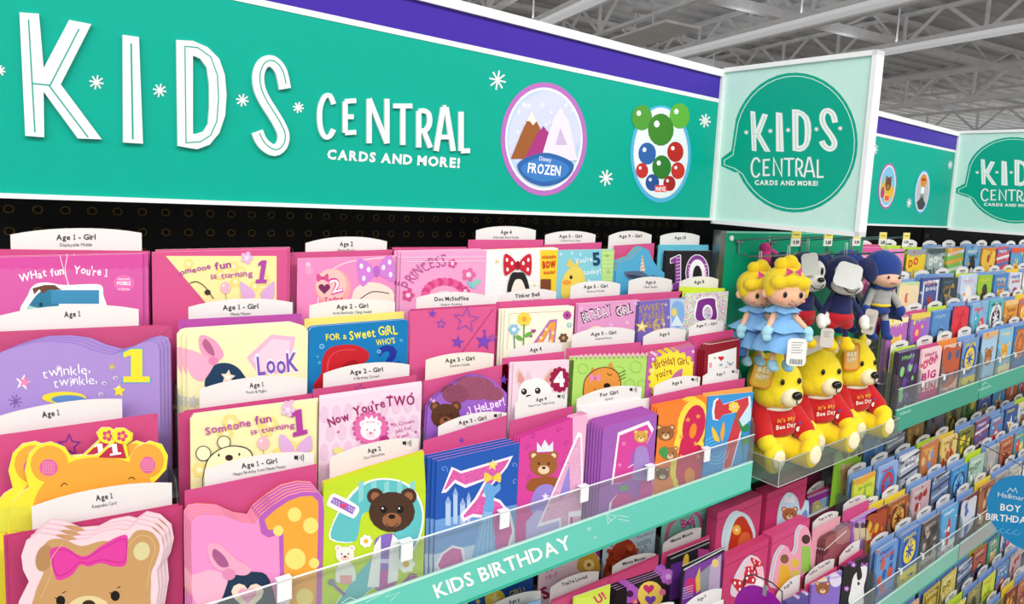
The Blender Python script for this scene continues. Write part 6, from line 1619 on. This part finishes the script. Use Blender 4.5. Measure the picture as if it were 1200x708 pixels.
# ---- green panel
gp = MB().box((1.185, .934, -.68), (1.792, .948, -.064), mat('05966f', 'sign')).build('display_panel', origin=(1.48, .94, -.6))
tag(gp, 'green display panel behind the hanging plush toys', 'panel')
MB().box((1.166, .932, -.68), (1.1845, .952, -.062), mat('8f9492', 'metal')).build('panel_edge', gp)
MB().box((1.185, .9335, -.067), (1.792, .9485, -.0635), mat('7fd0b8', 'sign')).build('panel_trim', gp)
for x, z in ((1.205, -.078), (1.77, -.078)):
    mb = MB(); mb.tube([(x, .9345, z), (x, .931, z)], .006, mat('eef4f2', 'gloss'), 12); mb.build('push_rivet', gp)
hk = mat('9a9ea0', 'metal')
HX = [1.231, 1.356, 1.48, 1.605, 1.73]
for i, x in enumerate(HX):
    r = empty('peg_hook', (x, .934, -.098), ['nearest', 'second', 'middle', 'fourth', 'farthest'][i] + ' steel peg hook on the green panel with a yellow and white price tag', 'hook', 'peg hooks on the green panel')
    MB().tube([(x, .932, -.082), (x, .930, -.112), (x, .90, -.116), (x, .79, -.100), (x, .782, -.092)], .0022, hk, 6).build('lower_wire', r)
    MB().tube([(x, .932, -.084), (x, .915, -.080), (x, .796, -.062), (x, .790, -.060)], .0019, hk, 6).build('upper_wire', r)
    MB().box((x - .012, .928, -.088), (x + .012, .933, -.082), hk).build('back_plate', r)
    t = MB().box((x - .017, .7875, -.082), (x + .017, .789, -.050), mat('eeeee6', 'gloss')).build('price_tag', r)
    MB().box((x - .0165, .7868, -.0655), (x + .0165, .7874, -.0505), mat('f0e05a', 'gloss')).build('tag_top', t)
    s = Art(lambda u, v: Vector((x + u, .7866, -.066 - v)), (0, -1, 0)); s.text('5.88' if i % 2 else '9.99', (-.011, .012), (.011, .012), .008, '4a4a44', 1); s.line([(-.012, -.008), (.010, -.008)], .002, '8a8440', part='lettering')
    s.build(t)

# ---- hanging dolls and puppies; own space: origin at the crown where the loop is, facing -Y
def loop(r, z=.0, h=.03):
    lmk('hanging_loop', MB().tube([(-.003, 0, z), (-.002, 0, z + h), (.002, 0, z + h), (.003, 0, z)], .0009, mat('e8ecec', 'clear') if False else mat('dfe4e4', 'gloss'), 5), r)
def make_doll():
    r = empty('plush_doll', (0, 0, 0)); sk = PL('f1bd9a'); hr = PL('f6d322'); bl = PL('7db4e6'); gl_ = PL('a5d8e8')
    loop(r, -.002, .028)
    fuse('head', [((0, 0, -.075), (.048, .042, .043)), ((0, -.012, -.088), (.042, .034, .028))], sk, r, .003)
    fuse('hair', [((0, .006, -.064), (.0525, .046, .044)), ((-.030, -.028, -.056), (.020, .018, .017)), ((-.004, -.034, -.050), (.022, .016, .016)), ((.026, -.030, -.056), (.020, .016, .017)), ((-.040, -.006, -.074), (.013, .020, .02)), ((.040, -.006, -.074), (.013, .020, .02))], hr, r, .003, 3)
    fuse('hair_bun', [((-.014, .002, -.018), (.016, .018, .016)), ((.006, .000, -.012), (.018, .018, .017)), ((.020, .004, -.022), (.014, .014, .014))], hr, r, .003, 2)
    for sx in (-1, 1):
        dot('eye', r, (sx * .019, -.0435, -.082), (.0048, .003, .0072), BLK)
        dot('cheek', r, (sx * .027, -.038, -.096), (.006, .003, .004), PL('f0a088'))
        fuse('ear', [((sx * .048, 0, -.086), (.009, .008, .011))], sk, r, .002, 2)
        fuse('arm', chain((sx * .022, -.004, -.132), (sx * .046, -.028, -.160), .0085, .0065), sk, r, .002, 2)
        fuse('mitten', [((sx * .050, -.032, -.170), (.012, .010, .016)), ((sx * .041, -.036, -.166), (.005, .005, .008)), ((sx * .050, -.036, -.182), (.011, .007, .009))], gl_, r, .002, 2)
        fuse('leg', chain((sx * .015, 0, -.205), (sx * .018, -.004, -.240), .007, .0065), sk, r, .002, 2)
        fuse('shoe', [((sx * .018, -.006, -.250), (.012, .015, .012)), ((sx * .018, -.012, -.256), (.013, .018, .010))], gl_, r, .002, 2)
    lmk('smile', MB().tube([(-.010, -.0455, -.102), (0, -.047, -.106), (.010, -.0455, -.102)], .0011, mat('8a3a2a', 'gloss'), 5), r)
    fuse('nose', [((0, -.048, -.093), (.004, .004, .0035))], sk, r, .001, 1)
    # flared dress with a short over-skirt
    mb = MB()
    def skirt(rings, wav):
        n = 32; vs = []
        for j, (rr, z) in enumerate(rings):
            for k in range(n):
                t = 2 * math.pi * k / n
                q = rr * (1 + wav * (j / (len(rings) - 1)) * math.cos(6 * t))
                vs.append((q * math.cos(t), q * .8 * math.sin(t), z + (.003 * math.cos(6 * t + 1) if j == len(rings) - 1 else 0)))
        fs = [(j * n + k, j * n + (k + 1) % n, (j + 1) * n + (k + 1) % n, (j + 1) * n + k) for j in range(len(rings) - 1) for k in range(n)]
        mb.add(vs, fs, bl)
    skirt([(.020, -.115), (.026, -.128), (.024, -.145), (.042, -.168), (.058, -.195), (.064, -.214)], .10)
    lmk('dress', mb, r)
    mb = MB(); skirt([(.0245, -.142), (.040, -.152), (.056, -.162), (.0615, -.168)], .16); lmk('over_skirt', mb, r)
    mb = MB(); skirt([(.022, -.112), (.034, -.120), (.040, -.126)], .2); lmk('collar', mb, r)
    fuse('body', [((0, 0, -.125), (.020, .018, .02)), ((0, 0, -.16), (.02, .018, .05))], bl, r, .003)
    lmk('hair_bow', MB().add([(-.004, -.046, -.030), (-.022, -.044, -.020), (-.022, -.044, -.040), (.014, -.044, -.020), (.014, -.044, -.040)], [(0, 1, 2), (0, 3, 4)], PL('e0508c')), r)
    return r
def make_puppy():
    r = empty('plush_puppy', (0, 0, 0)); nv = PL('1b2453'); fc = PL('dcdad6'); rd = PL('bf1424'); yl = PL('f0cc12'); wh = PL('f0eee8')
    loop(r, .0, .03)
    fuse('head', [((0, .006, -.050), (.046, .042, .042)), ((0, .002, -.03), (.036, .036, .03))], nv, r, .003)
    fuse('face', [((-.013, -.018, -.042), (.020, .026, .026)), ((.013, -.018, -.042), (.020, .026, .026)), ((0, -.022, -.068), (.038, .027, .022)), ((0, -.040, -.064), (.016, .016, .013))], fc, r, .0025, 4)
    for sx in (-1, 1):
        fuse('ear', [((sx * .050, .006, -.018), (.013, .010, .018), (0, sx * .9, 0)), ((sx * .068, .008, -.032), (.020, .009, .032), (0, sx * -.35, 0))], nv, r, .003)
        dot('eye', r, (sx * .012, -.0435, -.040), (.0034, .003, .009), BLK)
        fuse('arm', chain((sx * .026, 0, -.104), (sx * .050, -.012, -.140), .008, .007), nv, r, .002, 2)
        fuse('paw', [((sx * .053, -.018, -.150), (.012, .011, .015)), ((sx * .053, -.024, -.160), (.011, .010, .010))], wh, r, .002, 2)
        fuse('leg', chain((sx * .016, 0, -.165), (sx * .020, -.002, -.192), .0075, .007), nv, r, .002, 2)
        fuse('boot', [((sx * .021, -.004, -.198), (.012, .012, .009)), ((sx * .021, -.010, -.212), (.017, .022, .014))], yl, r, .0025, 3)
    dot('nose', r, (0, -.057, -.058), (.009, .007, .006), BLK)
    lmk('smile', MB().tube([(-.020, -.046, -.070), (-.010, -.051, -.079), (.004, -.052, -.080), (.018, -.046, -.070)], .0014, BLK, 5), r)
    fuse('body', [((0, 0, -.110), (.028, .024, .026)), ((0, 0, -.13), (.03, .026, .026))], nv, r, .003)
    fuse('shorts', [((0, 0, -.144), (.035, .029, .020)), ((-.017, 0, -.160), (.018, .019, .014)), ((.017, 0, -.160), (.018, .019, .014))], rd, r, .0025)
    return r
def make_caped():
    r = empty('plush_caped_doll', (0, 0, 0)); nv = PL('1d3c86'); sk = PL('e8b79c'); gy = PL('a9a8a6'); yl = PL('ecd02a')
    loop(r, .0, .03)
    fuse('hood', [((0, .006, -.042), (.048, .043, .044)), ((0, .004, -.055), (.046, .040, .036))], nv, r, .003)
    fuse('face', [((0, -.012, -.068), (.038, .033, .022))], sk, r, .003)
    for sx in (-1, 1):
        dot('eye', r, (sx * .015, -.043, -.060), (.003, .002, .004), BLK)
        fuse('arm', chain((sx * .026, -.002, -.100), (sx * .046, -.012, -.135), .009, .0085), gy, r, .002, 2)
        fuse('glove', [((sx * .049, -.015, -.146), (.012, .011, .015))], nv, r, .002, 2)
        fuse('leg', chain((sx * .014, 0, -.150), (sx * .018, -.002, -.175), .009, .009), gy, r, .002, 2)
        fuse('boot', chain((sx * .018, -.002, -.178), (sx * .021, -.004, -.205), .011, .012) + [((sx * .021, -.012, -.212), (.012, .018, .009))], nv, r, .002, 2)
    fuse('body', [((0, 0, -.105), (.027, .022, .024)), ((0, 0, -.125), (.026, .022, .022))], gy, r, .003)
    fuse('belt', [((0, 0, -.133), (.028, .024, .007))], yl, r, .002, 2)
    fuse('trunks', [((0, 0, -.147), (.027, .022, .013))], nv, r, .0025)
    lmk('mouth', MB().tube([(-.008, -.044, -.074), (.008, -.044, -.075)], .001, mat('8a3a2a', 'gloss'), 5), r)
    # cape: wavy sheet with thickness round the back and one shoulder
    mb = MB(); n = 12; vs = []
    for j in range(7):
        q = j / 6
        for k in range(n + 1):
            t = math.pi * (k / n) * 1.25 - .35
            R_ = .026 + .034 * q + .004 * math.cos(5 * t) * q
            vs.append((R_ * math.cos(t), R_ * .8 * math.sin(t) + .002, -.088 - .085 * q))
    fs = [(j * (n + 1) + k, j * (n + 1) + k + 1, (j + 1) * (n + 1) + k + 1, (j + 1) * (n + 1) + k) for j in range(6) for k in range(n)]
    mb.add(vs, fs, nv)
    o = lmk('cape', mb, r); sd = o.modifiers.new('thick', 'SOLIDIFY'); sd.thickness = .003
    fuse('scarf', [((-.018, -.014, -.086), (.014, .010, .008)), ((.018, -.014, -.086), (.014, .010, .008)), ((0, -.02, -.088), (.016, .008, .008)), ((0, .012, -.086), (.026, .014, .009))], nv, r, .0025)
    return r
def place(proto, first, loc, rz, lab, grp, sc=1.0, tilt=0):
    o = proto if first else copy_tree(proto)
    o.location = loc; o.rotation_euler = (math.radians(tilt), 0, math.radians(rz)); o.scale = (sc, sc, sc)
    return tag(o, lab, 'plush toy', grp)
d0 = make_doll()
d_a = place(d0, True, (1.226, .868, -.122), -30, 'blond plush doll in blue dress hanging nearest the green panel', 'blond plush dolls on the first hook', .86)
d_b = place(d0, False, (1.215, .792, -.104), -32, 'blond plush doll in blue dress in front with white swing tag', 'blond plush dolls on the first hook', .90)
hang_tag(d_b, (.006, -.074, -.205), .044, .062, 'f0f0ee', (0, 0, math.radians(-6)), lines=5, barcode=True)
hang_tag(d_a, (-.045, -.030, -.215), .030, .045, '2f6db0', (0, 0, math.radians(-20)), rim='1c3f78')
p0 = make_puppy()
p_a = place(p0, True, (1.365, .842, -.100), -20, 'dark blue plush puppy with grey face, left one of the two in red shorts', 'puppy plush toys in red shorts', .98)
p_b = place(p0, False, (1.440, .790, -.104), -34, 'dark blue plush puppy with grey face, right one with a blank white tag', 'puppy plush toys in red shorts', .98)
hang_tag(p_a, (-.030, -.052, -.024), .040, .050, 'cfd0ce', (0, math.radians(-10), math.radians(-10)))
hang_tag(p_b, (-.022, -.064, -.040), .056, .056, 'e6e6e4', (0, math.radians(14), math.radians(-14)))
hang_tag(p_b, (-.04, -.03, -.190), .030, .045, 'd8d0c8', (0, 0, math.radians(-10)), lines=4)
c0_ = make_caped()
c_a = place(c0_, True, (1.605, .868, -.102), -24, 'blue-hooded plush doll with cape, half hidden behind the other', 'hooded plush dolls', .95)
c_b = place(c0_, False, (1.600, .775, -.094), -28, 'blue-hooded plush doll with cape and yellow belt in front', 'hooded plush dolls', .98)
hang_tag(c_b, (-.052, -.040, -.170), .032, .062, 'c9c0b4', (0, math.radians(8), math.radians(-10)), lines=5, barcode=True)
# a small magenta flower toy behind the dolls
r = empty('plush_flower', (1.30, .90, -.11), 'small magenta and navy plush toy hanging behind the blond dolls', 'plush toy')
fuse('petals', [((-.012, 0, -.01), .016), ((.014, 0, -.004), .015), ((.006, 0, -.024), .016), ((-.008, .004, .012), .014)], PL('c4307c'), r, .003)
fuse('centre', [((0, -.012, -.006), (.010, .008, .010))], PL('1b2453'), r, .003)
lmk('hanging_loop', MB().tube([(0, 0, .015), (0, 0, .04)], .0009, mat('dfe4e4', 'gloss'), 5), r)
